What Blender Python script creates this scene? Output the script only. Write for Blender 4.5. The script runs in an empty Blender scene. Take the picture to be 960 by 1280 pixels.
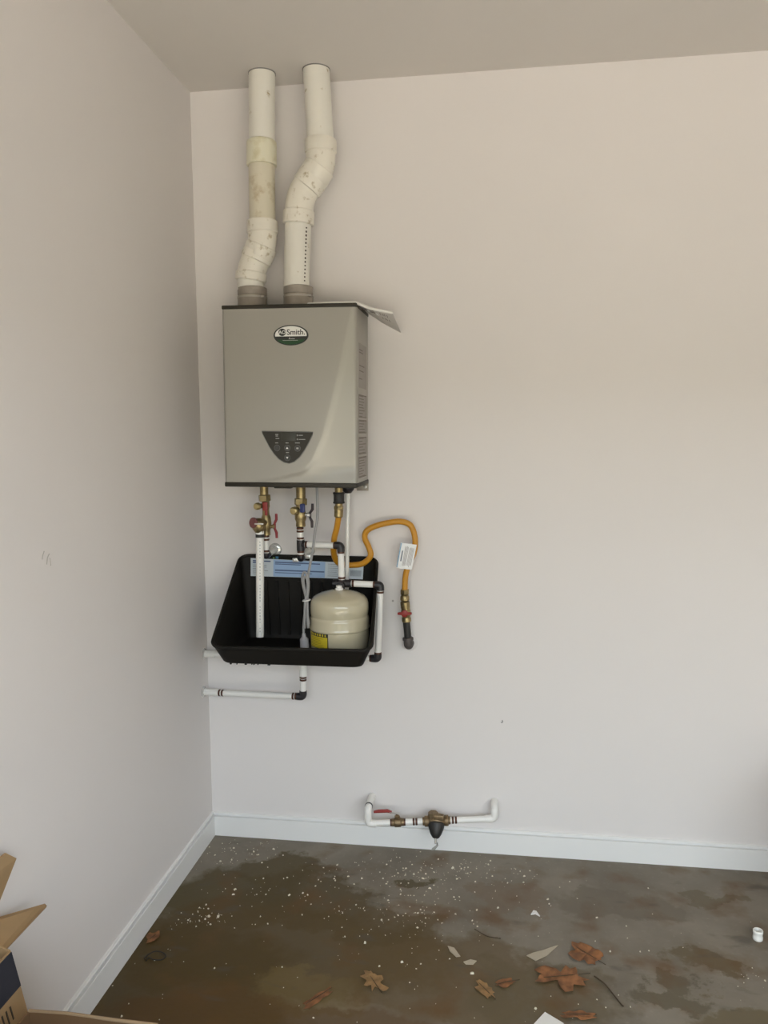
import bpy, bmesh, math, random
from mathutils import Vector, Matrix, noise

# ------------------------------------------------------------------ camera, world, light, exposure
scn = bpy.context.scene
COL = scn.collection
CAM = Vector((1.0795, -2.7947, 1.5392))
YAW, PITCH, ROLL, FPX = 0.142294, -0.100062, -0.008224, 986.74
fwd = Vector((-math.sin(YAW) * math.cos(PITCH), math.cos(YAW) * math.cos(PITCH), math.sin(PITCH)))
rgt = Vector((math.cos(YAW), math.sin(YAW), 0.0))
upv = rgt.cross(fwd)
r2 = rgt * math.cos(ROLL) + upv * math.sin(ROLL)
u2 = -rgt * math.sin(ROLL) + upv * math.cos(ROLL)
cam_d = bpy.data.cameras.new('camera')
cam_d.sensor_fit = 'VERTICAL'
cam_d.sensor_height = 36.0
cam_d.lens = FPX / 1280.0 * 36.0
cam_d.clip_start = 0.05
cam = bpy.data.objects.new('camera', cam_d)
COL.objects.link(cam)
cam.matrix_world = Matrix.Translation(CAM) @ Matrix((r2, u2, -fwd)).transposed().to_4x4()
scn.camera = cam

world = bpy.data.worlds.new('sky')
scn.world = world
world.use_nodes = True
bg = world.node_tree.nodes['Background']
bg.inputs[0].default_value = (0.81, 0.905, 1.0, 1)
bg.inputs[1].default_value = 5.0
# the open garage door behind the camera lets in the sky; a portal only guides the sampling of that opening
D0, D1, DH, YF = 0.05, 3.7, 2.15, -3.4
pl_ = bpy.data.lights.new('garage_door_portal', 'AREA')
pl_.shape = 'RECTANGLE'; pl_.size = D1 - D0; pl_.size_y = DH; pl_.cycles.is_portal = True
po = bpy.data.objects.new('garage_door_portal', pl_)
COL.objects.link(po)
po.location = ((D0 + D1) / 2, YF - 0.06, DH / 2)
po.rotation_euler = (math.pi / 2, 0, 0)          # facing into the garage
# sun from behind the house: it never enters the garage, it lights the driveway outside
sun_d = bpy.data.lights.new('sun', 'SUN')
sun_d.energy = 12.5; sun_d.color = (1.0, 0.86, 0.66); sun_d.angle = 0.01
sun = bpy.data.objects.new('sun', sun_d)
COL.objects.link(sun)
sun.rotation_euler = Vector((-0.25, -0.5, -0.85)).to_track_quat('-Z', 'Y').to_euler()

scn.view_settings.view_transform = 'Standard'
scn.view_settings.look = 'None'
scn.view_settings.gamma = 1.0
scn.view_settings.use_curve_mapping = False
scn.view_settings.exposure = 0.56

R = random.Random(7)

# ------------------------------------------------------------------ materials
MATS = {}
def mat(name, col, rough=0.5, metal=0.0, spec=None, var=0.0, vscale=20.0, bump=0.0, bscale=200.0, emit=None, alpha=None, trans=0.0, coat=0.0):
    if name in MATS:
        return MATS[name]
    m = bpy.data.materials.new(name)
    m.use_nodes = True
    nt = m.node_tree
    b = nt.nodes['Principled BSDF']
    b.inputs['Base Color'].default_value = (*col, 1)
    b.inputs['Roughness'].default_value = rough
    b.inputs['Metallic'].default_value = metal
    b.inputs['Coat Weight'].default_value = coat
    b.inputs['Transmission Weight'].default_value = trans
    if spec is not None:
        b.inputs['Specular IOR Level'].default_value = spec
    tc = nt.nodes.new('ShaderNodeTexCoord')
    if var > 0:
        n = nt.nodes.new('ShaderNodeTexNoise')
        n.inputs['Scale'].default_value = vscale
        n.inputs['Detail'].default_value = 5
        nt.links.new(tc.outputs['Object'], n.inputs['Vector'])
        mp = nt.nodes.new('ShaderNodeMapRange')
        mp.inputs['To Min'].default_value = 1 - var
        mp.inputs['To Max'].default_value = 1 + var
        mp.inputs['From Min'].default_value = 0.3
        mp.inputs['From Max'].default_value = 0.7
        nt.links.new(n.outputs['Fac'], mp.inputs['Value'])
        mx = nt.nodes.new('ShaderNodeVectorMath'); mx.operation = 'SCALE'
        mx.inputs[0].default_value = col
        nt.links.new(mp.outputs['Result'], mx.inputs['Scale'])
        nt.links.new(mx.outputs['Vector'], b.inputs['Base Color'])
    if bump > 0:
        n2 = nt.nodes.new('ShaderNodeTexNoise')
        n2.inputs['Scale'].default_value = bscale
        n2.inputs['Detail'].default_value = 3
        nt.links.new(tc.outputs['Object'], n2.inputs['Vector'])
        bp = nt.nodes.new('ShaderNodeBump')
        bp.inputs['Strength'].default_value = bump
        bp.inputs['Distance'].default_value = 0.002
        nt.links.new(n2.outputs['Fac'], bp.inputs['Height'])
        nt.links.new(bp.outputs['Normal'], b.inputs['Normal'])
    MATS[name] = m
    return m

def splotch_mat(name, col, dirt, scale, lo, hi, rough=0.45, seed=0.0, ylo=None, zfade=None):
    """plastic with glue and dirt smears that have their own shape; smears only between two heights when zfade is given"""
    if name in MATS:
        return MATS[name]
    m = bpy.data.materials.new(name); m.use_nodes = True
    nt = m.node_tree; b = nt.nodes['Principled BSDF']
    b.inputs['Roughness'].default_value = rough
    tc = nt.nodes.new('ShaderNodeTexCoord')
    mpn = nt.nodes.new('ShaderNodeMapping')
    mpn.inputs['Location'].default_value = (seed, seed * 2, seed * 3)
    nt.links.new(tc.outputs['Object'], mpn.inputs['Vector'])
    n = nt.nodes.new('ShaderNodeTexNoise')
    n.inputs['Scale'].default_value = scale; n.inputs['Detail'].default_value = 6; n.inputs['Roughness'].default_value = 0.6
    nt.links.new(mpn.outputs['Vector'], n.inputs['Vector'])
    r = nt.nodes.new('ShaderNodeMapRange')
    r.inputs['From Min'].default_value = lo; r.inputs['From Max'].default_value = hi
    nt.links.new(n.outputs['Fac'], r.inputs['Value'])
    mx = nt.nodes.new('ShaderNodeMix'); mx.data_type = 'RGBA'
    mx.inputs['A'].default_value = (*col, 1); mx.inputs['B'].default_value = (*dirt, 1)
    nt.links.new(r.outputs['Result'], mx.inputs['Factor'])
    nt.links.new(mx.outputs['Result'], b.inputs['Base Color'])
    MATS[name] = m
    return m

def wall_mat(name, col):
    m = mat(name, col, rough=0.62, spec=0.25, var=0.012, vscale=1.7, bump=0.06, bscale=260)
    return m

M_WALL = wall_mat('painted_drywall', (0.745, 0.708, 0.685))
M_CEIL = wall_mat('ceiling_paint', (0.715, 0.675, 0.63))
M_TRIM = mat('trim_paint', (0.79, 0.785, 0.765), rough=0.35)
M_PVC = splotch_mat('vent_pvc', (0.76, 0.735, 0.66), (0.40, 0.32, 0.18), 26, 0.65, 0.72, rough=0.4)
M_PVC2 = splotch_mat('vent_pvc_fitting', (0.78, 0.74, 0.645), (0.40, 0.32, 0.18), 38, 0.585, 0.72, rough=0.4, seed=3.1)
M_PVC3 = splotch_mat('vent_pvc_aged', (0.66, 0.61, 0.48), (0.48, 0.40, 0.26), 22, 0.56, 0.72, rough=0.45, seed=1.3)
M_PVC4 = splotch_mat('vent_pvc_primer', (0.74, 0.71, 0.55), (0.62, 0.57, 0.38), 18, 0.5, 0.66, rough=0.42, seed=5.3)
M_COLLAR = mat('vent_collar_grey', (0.31, 0.275, 0.235), rough=0.45, metal=0.25, var=0.1, vscale=40)
M_HEAT = mat('heater_grey_paint', (0.355, 0.338, 0.297), rough=0.33, metal=0.25, coat=0.1)
M_HEATS = mat('heater_side_paint', (0.40, 0.38, 0.34), rough=0.45, metal=0.15)
M_DTRIM = mat('dark_trim_plastic', (0.030, 0.026, 0.018), rough=0.5, spec=0.3)
M_PANEL = mat('control_panel_black', (0.034, 0.031, 0.024), rough=0.4, spec=0.3)
M_LCD = mat('lcd_grey', (0.052, 0.052, 0.042), rough=0.35, spec=0.3)
M_PRINT = mat('pale_print', (0.42, 0.42, 0.40), rough=0.6)
M_WHITEP = mat('white_print', (0.85, 0.85, 0.83), rough=0.5)
M_BTN = mat('button_black', (0.045, 0.045, 0.042), rough=0.35)
M_BTNR = mat('button_ring_grey', (0.16, 0.16, 0.15), rough=0.4)
M_BADW = mat('badge_white', (0.80, 0.80, 0.76), rough=0.35)
M_BADK = mat('badge_black', (0.02, 0.022, 0.02), rough=0.4)
M_BADG = mat('badge_green', (0.012, 0.06, 0.018), rough=0.4)
M_SLAB = mat('side_label_grey', (0.34, 0.31, 0.285), rough=0.6)
M_SLABP = mat('side_label_print', (0.19, 0.16, 0.14), rough=0.7)
M_BRASS = mat('brass', (0.33, 0.255, 0.125), rough=0.38, metal=0.85, var=0.3, vscale=60)
M_BRASSL = mat('bright_brass', (0.66, 0.53, 0.26), rough=0.3, metal=0.8)
M_BRONZE = mat('aged_bronze', (0.22, 0.155, 0.085), rough=0.5, metal=0.7, var=0.3, vscale=70)
M_STEEL = mat('zinc_steel', (0.62, 0.61, 0.58), rough=0.3, metal=0.9)
M_RED = mat('red_handle', (0.27, 0.028, 0.022), rough=0.45)
M_REDT = mat('red_vinyl', (0.25, 0.022, 0.03), rough=0.5)
M_BLUE = mat('blue_handle', (0.022, 0.035, 0.15), rough=0.45)
M_DKHAN = mat('dark_handle', (0.05, 0.035, 0.04), rough=0.5)
M_PEX = mat('white_pex', (0.80, 0.785, 0.745), rough=0.38)
M_CPVC = mat('white_pvc_small', (0.82, 0.81, 0.76), rough=0.36)
M_COPPER = mat('crimp_copper', (0.10, 0.045, 0.03), rough=0.45, metal=0.6)
M_BLKF = mat('black_polymer', (0.018, 0.016, 0.018), rough=0.4)
M_IRON = mat('black_iron', (0.035, 0.033, 0.03), rough=0.5, metal=0.3)
M_ELB = mat('malleable_iron', (0.10, 0.085, 0.08), rough=0.6, metal=0.4, var=0.2, vscale=90)
M_YEL = mat('yellow_gas_hose', (0.55, 0.25, 0.015), rough=0.42)
M_TUB = mat('black_tub_plastic', (0.0095, 0.008, 0.006), rough=0.55, spec=0.22, bump=0.1, bscale=120)
M_LABB = mat('label_blue', (0.33, 0.47, 0.68), rough=0.6)
M_LABW = mat('label_pale', (0.60, 0.66, 0.70), rough=0.6)
M_LABT = mat('label_text', (0.09, 0.13, 0.25), rough=0.7)
M_LABT2 = mat('label_text_grey', (0.22, 0.24, 0.27), rough=0.7)
M_TANK = mat('tank_beige', (0.49, 0.44, 0.31), rough=0.22, coat=0.5)
M_TYEL = mat('tank_label_yellow', (0.56, 0.44, 0.02), rough=0.5)
M_TBLK = mat('tank_label_black', (0.02, 0.02, 0.018), rough=0.5)
M_CORD = mat('grey_cord', (0.30, 0.295, 0.29), rough=0.45)
M_PLUG = mat('plug_grey', (0.36, 0.35, 0.36), rough=0.35)
M_TIE = mat('zip_tie', (0.75, 0.74, 0.72), rough=0.4)
M_TAG = mat('tag_paper', (0.83, 0.83, 0.81), rough=0.55)
M_TAGP = mat('tag_print', (0.42, 0.39, 0.38), rough=0.7)
M_TAGB = mat('tag_blue', (0.25, 0.40, 0.55), rough=0.6)
M_CARD = mat('cardboard', (0.36, 0.235, 0.115), rough=0.85, var=0.06, vscale=14)
M_CARDE = mat('cardboard_edge', (0.30, 0.205, 0.115), rough=0.9)
M_NAVY = mat('navy_print', (0.018, 0.018, 0.027), rough=0.8)
M_REDP = mat('red_print', (0.30, 0.07, 0.03), rough=0.8)
M_INK = mat('dark_ink', (0.06, 0.045, 0.03), rough=0.8)
M_BOOK = mat('booklet_paper', (0.62, 0.59, 0.55), rough=0.6)
M_BOOKE = mat('booklet_edge', (0.78, 0.75, 0.70), rough=0.6)
M_LEAF = mat('dead_leaf', (0.20, 0.082, 0.028), rough=0.75, var=0.45, vscale=40)
M_LEAF2 = mat('dead_leaf_tan', (0.24, 0.135, 0.05), rough=0.75, var=0.35, vscale=40)
M_TWIG = mat('twig_bark', (0.06, 0.04, 0.02), rough=0.9)
M_CRUMB = mat('drywall_crumb', (0.64, 0.59, 0.46), rough=0.9)
M_SCRAP = mat('tan_scrap', (0.40, 0.34, 0.25), rough=0.8)
M_PAPER = mat('white_scrap', (0.72, 0.70, 0.66), rough=0.75)
M_SCUFF = mat('scuff_grey', (0.42, 0.39, 0.35), rough=0.8)
M_HOLE = mat('patch_dark', (0.22, 0.21, 0.20), rough=0.9)
M_PLATE = mat('escutcheon_clear', (0.66, 0.65, 0.62), rough=0.25, metal=0.5)
M_WIRE = mat('black_wire', (0.02, 0.016, 0.012), rough=0.6)

def floor_mat():
    m = bpy.data.materials.new('stained_concrete'); m.use_nodes = True
    nt = m.node_tree; b = nt.nodes['Principled BSDF']
    b.inputs['Specular IOR Level'].default_value = 0.25
    N, Lk = nt.nodes.new, nt.links.new
    tc = N('ShaderNodeTexCoord')
    wn = N('ShaderNodeTexNoise'); wn.inputs['Scale'].default_value = 5.0; wn.inputs['Detail'].default_value = 7; wn.inputs['Roughness'].default_value = 0.62
    Lk(tc.outputs['Object'], wn.inputs['Vector'])
    sub = N('ShaderNodeVectorMath'); sub.operation = 'SUBTRACT'; sub.inputs[1].default_value = (0.5, 0.5, 0.5)
    Lk(wn.outputs['Color'], sub.inputs[0])
    sc = N('ShaderNodeVectorMath'); sc.operation = 'SCALE'; sc.inputs['Scale'].default_value = 0.42
    Lk(sub.outputs['Vector'], sc.inputs[0])
    wp = N('ShaderNodeVectorMath'); wp.operation = 'ADD'
    Lk(tc.outputs['Object'], wp.inputs[0]); Lk(sc.outputs['Vector'], wp.inputs[1])
    def mixc(a, bcol, fac):
        x = N('ShaderNodeMix'); x.data_type = 'RGBA'
        if isinstance(a, tuple): x.inputs['A'].default_value = (*a, 1)
        else: Lk(a, x.inputs['A'])
        if isinstance(bcol, tuple): x.inputs['B'].default_value = (*bcol, 1)
        else: Lk(bcol, x.inputs['B'])
        Lk(fac, x.inputs['Factor'])
        return x.outputs['Result']
    def ramp(v, lo, hi, tmin=0.0, tmax=1.0):
        r = N('ShaderNodeMapRange'); r.inputs['From Min'].default_value = lo; r.inputs['From Max'].default_value = hi
        r.inputs['To Min'].default_value = tmin; r.inputs['To Max'].default_value = tmax
        Lk(v, r.inputs['Value']); return r.outputs['Result']
    n1 = N('ShaderNodeTexNoise'); n1.inputs['Scale'].default_value = 3.2; n1.inputs['Detail'].default_value = 8; n1.inputs['Roughness'].default_value = 0.6
    Lk(tc.outputs['Object'], n1.inputs['Vector'])
    c = mixc((0.145, 0.122, 0.090), (0.226, 0.198, 0.155), ramp(n1.outputs['Fac'], 0.35, 0.65))
    # fine aggregate speckle
    n2 = N('ShaderNodeTexNoise'); n2.inputs['Scale'].default_value = 55; n2.inputs['Detail'].default_value = 4
    Lk(tc.outputs['Object'], n2.inputs['Vector'])
    c = mixc(c, (0.30, 0.275, 0.22), ramp(n2.outputs['Fac'], 0.6, 0.78, 0, 0.35))
    # stains with shapes of their own (damp and oily patches)
    stains = [
        (0.30, -0.22, 0.15, 0.09, (0.076, 0.054, 0.016), 0.85),
        (0.22, -0.40, 0.26, 0.16, (0.073, 0.052, 0.014), 0.85),
        (0.48, -0.36, 0.24, 0.15, (0.076, 0.052, 0.016), 0.85),
        (0.68, -0.47, 0.22, 0.10, (0.094, 0.062, 0.022), 0.75),
        (0.40, -0.62, 0.55, 0.22, (0.081, 0.051, 0.013), 0.8),
        (0.10, -0.85, 0.45, 0.32, (0.072, 0.045, 0.010), 0.85),
        (0.60, -0.80, 0.18, 0.09, (0.161, 0.112, 0.041), 0.55),
        (0.79, -0.22, 0.075, 0.035, (0.081, 0.062, 0.026), 0.85),
        (0.95, -0.70, 0.30, 0.20, (0.103, 0.065, 0.022), 0.7),
        (0.48, -0.95, 0.45, 0.12, (0.094, 0.048, 0.010), 0.7),
        (1.22, -0.74, 0.20, 0.12, (0.106, 0.080, 0.040), 0.65),
        (1.696, -0.575, 0.085, 0.055, (0.120, 0.091, 0.048), 0.9),
        (1.563, -0.69, 0.13, 0.045, (0.101, 0.082, 0.048), 0.8),
        (1.815, -0.208, 0.09, 0.035, (0.124, 0.097, 0.054), 0.7),
        (1.50, -0.30, 0.22, 0.07, (0.124, 0.101, 0.071), 0.6),
        (1.78, -0.78, 0.18, 0.07, (0.120, 0.091, 0.043), 0.75),
        (1.12, -0.30, 0.14, 0.07, (0.152, 0.101, 0.059), 0.45),
    ]
    for (x, y, rx, ry, col, amt) in stains:
        mp = N('ShaderNodeMapping'); mp.vector_type = 'TEXTURE'
        mp.inputs['Location'].default_value = (x, y, 0); mp.inputs['Scale'].default_value = (rx, ry, 1)
        Lk(wp.outputs['Vector'], mp.inputs['Vector'])
        sx = N('ShaderNodeVectorMath'); sx.operation = 'MULTIPLY'; sx.inputs[1].default_value = (1, 1, 0)
        Lk(mp.outputs['Vector'], sx.inputs[0])
        ln = N('ShaderNodeVectorMath'); ln.operation = 'LENGTH'; Lk(sx.outputs['Vector'], ln.inputs[0])
        c = mixc(c, col, ramp(ln.outputs['Value'], 1.12, 0.86, 0, amt))
    # rusty leaf tannin film, blotchy, everywhere thin
    n3 = N('ShaderNodeTexNoise'); n3.inputs['Scale'].default_value = 6.5; n3.inputs['Detail'].default_value = 6
    mp3 = N('ShaderNodeMapping'); mp3.inputs['Location'].default_value = (4.2, 1.7, 0)
    Lk(tc.outputs['Object'], mp3.inputs['Vector']); Lk(mp3.outputs['Vector'], n3.inputs['Vector'])
    c = mixc(c, (0.115, 0.058, 0.016), ramp(n3.outputs['Fac'], 0.53, 0.70, 0, 0.7))
    # dark scuffs
    n4 = N('ShaderNodeTexNoise'); n4.inputs['Scale'].default_value = 13; n4.inputs['Detail'].default_value = 5
    mp4 = N('ShaderNodeMapping'); mp4.inputs['Location'].default_value = (1.2, 7.7, 0); mp4.inputs['Scale'].default_value = (0.45, 1, 1); mp4.inputs['Rotation'].default_value = (0, 0, 0.5)
    Lk(tc.outputs['Object'], mp4.inputs['Vector']); Lk(mp4.outputs['Vector'], n4.inputs['Vector'])
    c = mixc(c, (0.080, 0.068, 0.050), ramp(n4.outputs['Fac'], 0.62, 0.72, 0, 0.6))
    Lk(c, b.inputs['Base Color'])
    Lk(ramp(n1.outputs['Fac'], 0.3, 0.7, 0.42, 0.62), b.inputs['Roughness'])
    bp = N('ShaderNodeBump'); bp.inputs['Strength'].default_value = 0.12; bp.inputs['Distance'].default_value = 0.004
    Lk(n2.outputs['Fac'], bp.inputs['Height']); Lk(bp.outputs['Normal'], b.inputs['Normal'])
    return m
M_FLOOR = floor_mat()

# ------------------------------------------------------------------ mesh building
ORG = {}
class MB:
    def __init__(s): s.v = []; s.f = []
    def add(s, vs, fs):
        k = len(s.v); s.v += [Vector(p) for p in vs]; s.f += [tuple(i + k for i in f) for f in fs]; return s
    def box(s, c, d, bev=0.0, rot=None):
        bm = bmesh.new(); bmesh.ops.create_cube(bm, size=1.0)
        for v in bm.verts: v.co = Vector((v.co.x * d[0], v.co.y * d[1], v.co.z * d[2]))
        if bev > 0: bmesh.ops.bevel(bm, geom=bm.edges[:], offset=bev, segments=2, affect='EDGES', profile=0.5)
        mt = Matrix.Translation(Vector(c)) @ (rot.to_4x4() if rot else Matrix())
        bm.verts.index_update()
        s.add([mt @ v.co for v in bm.verts], [[v.index for v in f.verts] for f in bm.faces]); bm.free(); return s
    def lathe(s, prof, base=(0, 0, 0), axis=(0, 0, 1), seg=28, hexa=False):
        if hexa: seg = 6
        ax = Vector(axis).normalized(); q = Vector((0, 0, 1)).rotation_difference(ax); b = Vector(base)
        vs, fs = [], []
        for (r, h) in prof:
            for k in range(seg):
                a = 2 * math.pi * k / seg
                vs.append(b + q @ Vector((r * math.cos(a), r * math.sin(a), h)))
        n = len(prof)
        for i in range(n - 1):
            for k in range(seg):
                k2 = (k + 1) % seg
                fs.append((i * seg + k, i * seg + k2, (i + 1) * seg + k2, (i + 1) * seg + k))
        if prof[0][0] > 1e-6: fs.append(tuple(reversed(range(seg))))
        if prof[-1][0] > 1e-6: fs.append(tuple((n - 1) * seg + k for k in range(seg)))
        return s.add(vs, fs)
    def cyl(s, p0, p1, r, seg=24, bev=0.0):
        p0, p1 = Vector(p0), Vector(p1); L = (p1 - p0).length
        pr = [(r, 0), (r, L)] if bev <= 0 else [(r - bev, 0), (r, bev), (r, L - bev), (r - bev, L)]
        return s.lathe(pr, p0, p1 - p0, seg)
    def hexnut(s, p0, p1, r):
        p0, p1 = Vector(p0), Vector(p1); L = (p1 - p0).length; b = min(0.0015, L * .2)
        return s.lathe([(r - b, 0), (r, b), (r, L - b), (r - b, L)], p0, p1 - p0, 6)
    def tube(s, pts, r, seg=18, caps=True):
        pts = [Vector(p) for p in pts]; n = len(pts)
        rs = r if isinstance(r, (list, tuple)) else [r] * n
        tan = []
        for i in range(n):
            t = pts[min(i + 1, n - 1)] - pts[max(i - 1, 0)]
            tan.append(t.normalized())
        ref = Vector((0, 0, 1)) if abs(tan[0].z) < .9 else Vector((1, 0, 0))
        nrm = (ref - tan[0] * ref.dot(tan[0])).normalized()
        vs, fs = [], []
        for i in range(n):
            if i: nrm = tan[i - 1].rotation_difference(tan[i]) @ nrm
            nrm = (nrm - tan[i] * nrm.dot(tan[i])).normalized(); bn = tan[i].cross(nrm)
            for k in range(seg):
                a = 2 * math.pi * k / seg
                vs.append(pts[i] + (nrm * math.cos(a) + bn * math.sin(a)) * rs[i])
        for i in range(n - 1):
            for k in range(seg):
                k2 = (k + 1) % seg
                fs.append((i * seg + k, i * seg + k2, (i + 1) * seg + k2, (i + 1) * seg + k))
        if caps:
            fs.append(tuple(reversed(range(seg)))); fs.append(tuple((n - 1) * seg + k for k in range(seg)))
        return s.add(vs, fs)
    def slab(s, poly, thick):
        """3D polygon (roughly planar) given thickness along its normal"""
        p = [Vector(q) for q in poly]; n = len(p)
        nr = Vector((0, 0, 0))
        for i in range(n): nr += (p[i] - p[0]).cross(p[(i + 1) % n] - p[0])
        nr.normalize(); d = nr * thick * .5
        vs = [q + d for q in p] + [q - d for q in p]
        fs = [tuple(range(n)), tuple(reversed(range(n, 2 * n)))]
        for i in range(n):
            j = (i + 1) % n; fs.append((i, n + i, n + j, j))
        return s.add(vs, fs)
    def build(s, name, m, parent=None, origin=None, smooth=35, kind=None):
        org = ORG[parent.name] if parent else Vector(origin or (0, 0, 0))
        me = bpy.data.meshes.new(name)
        me.from_pydata([tuple(v - org) for v in s.v], [], s.f)
        bm = bmesh.new(); bm.from_mesh(me); bmesh.ops.recalc_face_normals(bm, faces=bm.faces[:]); bm.to_mesh(me); bm.free()
        if smooth:
            me.shade_smooth(); me.set_sharp_from_angle(angle=math.radians(smooth))
        me.materials.append(m)
        o = bpy.data.objects.new(name, me); COL.objects.link(o)
        if parent: o.parent = parent
        else: o.location = org
        ORG[o.name] = org
        if kind: o['kind'] = kind
        return o

def thing(name, label, cat, loc, group=None):
    o = bpy.data.objects.new(name, None); COL.objects.link(o)
    o.empty_display_size = 0.05
    o.location = loc; ORG[o.name] = Vector(loc)
    return tag(o, label, cat, group)
def tag(o, label, cat, group=None):
    o['label'] = label; o['category'] = cat
    if group: o['group'] = group
    return o
def struct(o, label=None, cat=None):
    o['kind'] = 'structure'
    if label: o['label'] = label
    if cat: o['category'] = cat
    return o

def smooth_path(pts, n=8):
    p = [Vector(q) for q in pts]; p = [p[0] * 2 - p[1]] + p + [p[-1] * 2 - p[-2]]
    out = []
    for i in range(1, len(p) - 2):
        for k in range(n):
            t = k / n; a, b, c, d = p[i - 1], p[i], p[i + 1], p[i + 2]
            out.append(.5 * ((2 * b) + (c - a) * t + (2 * a - 5 * b + 4 * c - d) * t * t + (3 * b - a - 3 * c + d) * t ** 3))
    out.append(p[-2]); return out
def fillet(pts, rad, n=7):
    """polyline with rounded corners"""
    p = [Vector(q) for q in pts]; out = [p[0]]
    for i in range(1, len(p) - 1):
        a = (p[i - 1] - p[i]); b = (p[i + 1] - p[i])
        r = min(rad, a.length * .49, b.length * .49)
        s0 = p[i] + a.normalized() * r; s1 = p[i] + b.normalized() * r
        for k in range(n + 1):
            t = k / n; out.append(s0 * (1 - t) ** 2 + p[i] * 2 * t * (1 - t) + s1 * t * t)
    out.append(p[-1]); return out

def text_mesh(mb, body, size, pos, xdir=(1, 0, 0), updir=(0, 0, 1), depth=0.0004, align='LEFT', shear=0.0, bold=0.0):
    cu = bpy.data.curves.new('t', 'FONT'); cu.body = body; cu.size = size; cu.extrude = depth; cu.align_x = align; cu.shear = shear; cu.offset = bold
    o = bpy.data.objects.new('t', cu); COL.objects.link(o)
    dg = bpy.context.evaluated_depsgraph_get(); me = o.evaluated_get(dg).to_mesh()
    X, U = Vector(xdir).normalized(), Vector(updir).normalized(); Nn = X.cross(U)
    vs = [Vector(pos) + X * v.co.x + U * v.co.y + Nn * v.co.z for v in me.vertices]
    mb.add(vs, [tuple(p.vertices) for p in me.polygons])
    o.evaluated_get(dg).to_mesh_clear(); bpy.data.objects.remove(o); bpy.data.curves.remove(cu)

# ------------------------------------------------------------------ the room
H, XR = 2.74, 4.4
WT = 0.12
struct(MB().box((XR / 2, YF / 2, -0.05), (XR + 2 * WT, -YF + 2 * WT, 0.1)).build('floor', M_FLOOR, smooth=0), 'stained grey concrete garage floor', 'floor')
struct(MB().box((XR / 2, YF / 2, H + 0.05), (XR + 2 * WT, -YF + 2 * WT, 0.1)).build('ceiling', M_CEIL, smooth=0), 'flat painted garage ceiling', 'ceiling')
struct(MB().box((XR / 2, WT / 2, H / 2), (XR + 2 * WT, WT, H)).build('wall_back', M_WALL, smooth=0), 'white painted wall carrying the water heater', 'wall')
struct(MB().box((-WT / 2, YF / 2, H / 2), (WT, -YF, H)).build('wall_left', M_WALL, smooth=0), 'white painted wall beside the cardboard box', 'wall')
struct(MB().box((XR + WT / 2, YF / 2, H / 2), (WT, -YF, H)).build('wall_right', M_WALL, smooth=0))
wf = MB()     # front wall with the garage door opening
wf.box((D0 / 2 - WT / 2, YF - WT / 2, H / 2), (D0 + WT, WT, H)).box(((D1 + XR) / 2 + WT / 2, YF - WT / 2, H / 2), (XR - D1 + WT, WT, H))
wf.box(((D0 + D1) / 2, YF - WT / 2, (DH + H) / 2), (D1 - D0, WT, H - DH))
struct(wf.build('wall_front', M_WALL, smooth=0))

struct(MB().box((XR / 2, YF - WT - 6.0, -0.06), (30, 12.0, 0.1)).build('driveway', mat('driveway_concrete', (.46, .42, .36), rough=.85), smooth=0), 'pale concrete driveway outside the garage', 'driveway')

# unseen hedge added across the street to block light from the low sky
hm = mat('hedge_green', (.045, .055, .03), rough=.9, var=.5, vscale=3, bump=.6, bscale=6)
struct(MB().box((3, YF - 12.6, 1.75), (30, 1.2, 3.7), .25).build('sky_blocker_hedge', hm), 'tall dark hedge added unseen behind the camera to block the low sky', 'hedge')

def baseboard(name, p0, p1, nrm, label):
    # board face, eased top with a groove below a thin cap bead
    T = 0.013
    prof = [(0, 0), (T, 0), (T, .0745), (T - .001, .0760), (T - .0115, .0765), (T - .0115, .0835), (T - .004, .0845), (T - .004, .0875), (T - .006, .0900), (0, .0915)]
    p0, p1, nrm = Vector(p0), Vector(p1), Vector(nrm); n = len(prof)
    vs = [p + nrm * a + Vector((0, 0, b)) for p in (p0, p1) for a, b in prof]
    fs = [(i, (i + 1) % n, n + (i + 1) % n, n + i) for i in range(n)] + [tuple(range(n)), tuple(range(2 * n - 1, n - 1, -1))]
    return struct(MB().add(vs, fs).build(name, M_TRIM, origin=tuple(p0), smooth=25), label, 'baseboard')
baseboard('baseboard_back', (0, 0, 0), (XR, 0, 0), (0, -1, 0), 'white baseboard along the foot of the back wall')
baseboard('baseboard_left', (0, 0, 0), (0, -3.35, 0), (1, 0, 0), 'white baseboard along the foot of the left wall')
# faint drywall marks
tag(MB().tube(smooth_path([(0, -1.045, 1.262), (0, -1.052, 1.252), (0, -1.055, 1.243)]), .0012, 6).tube(smooth_path([(0, -1.024, 1.252), (0, -1.033, 1.243), (0, -1.037, 1.228)]), .0014, 6)
    .tube(smooth_path([(0, -1.022, 1.242), (0, -1.020, 1.222)]), .0012, 6).build('scuff_mark', M_SCUFF, origin=(0, -1.035, 1.225)), 'small grey scuff scratches on the wall over the cardboard box', 'scuff')
hk = MB().tube(smooth_path([(1.104, -.001, .503), (1.106, -.003, .498), (1.1035, -.003, .494), (1.1, -.002, .4945)]), .0014, 8)
tag(hk.build('wall_hook', M_HOLE, origin=(1.103, -.001, .494)), 'tiny bent grey hook in the bare wall', 'hook')
tag(MB().lathe([(.004, 0), (.004, .0015), (.0, .002)], (.709, 0.0005, .932), (0, -1, 0), 12).build('screw_anchor', M_SCUFF, origin=(.709, 0, .932)), 'small grey screw anchor in the wall beside the gas valve', 'anchor')

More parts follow.
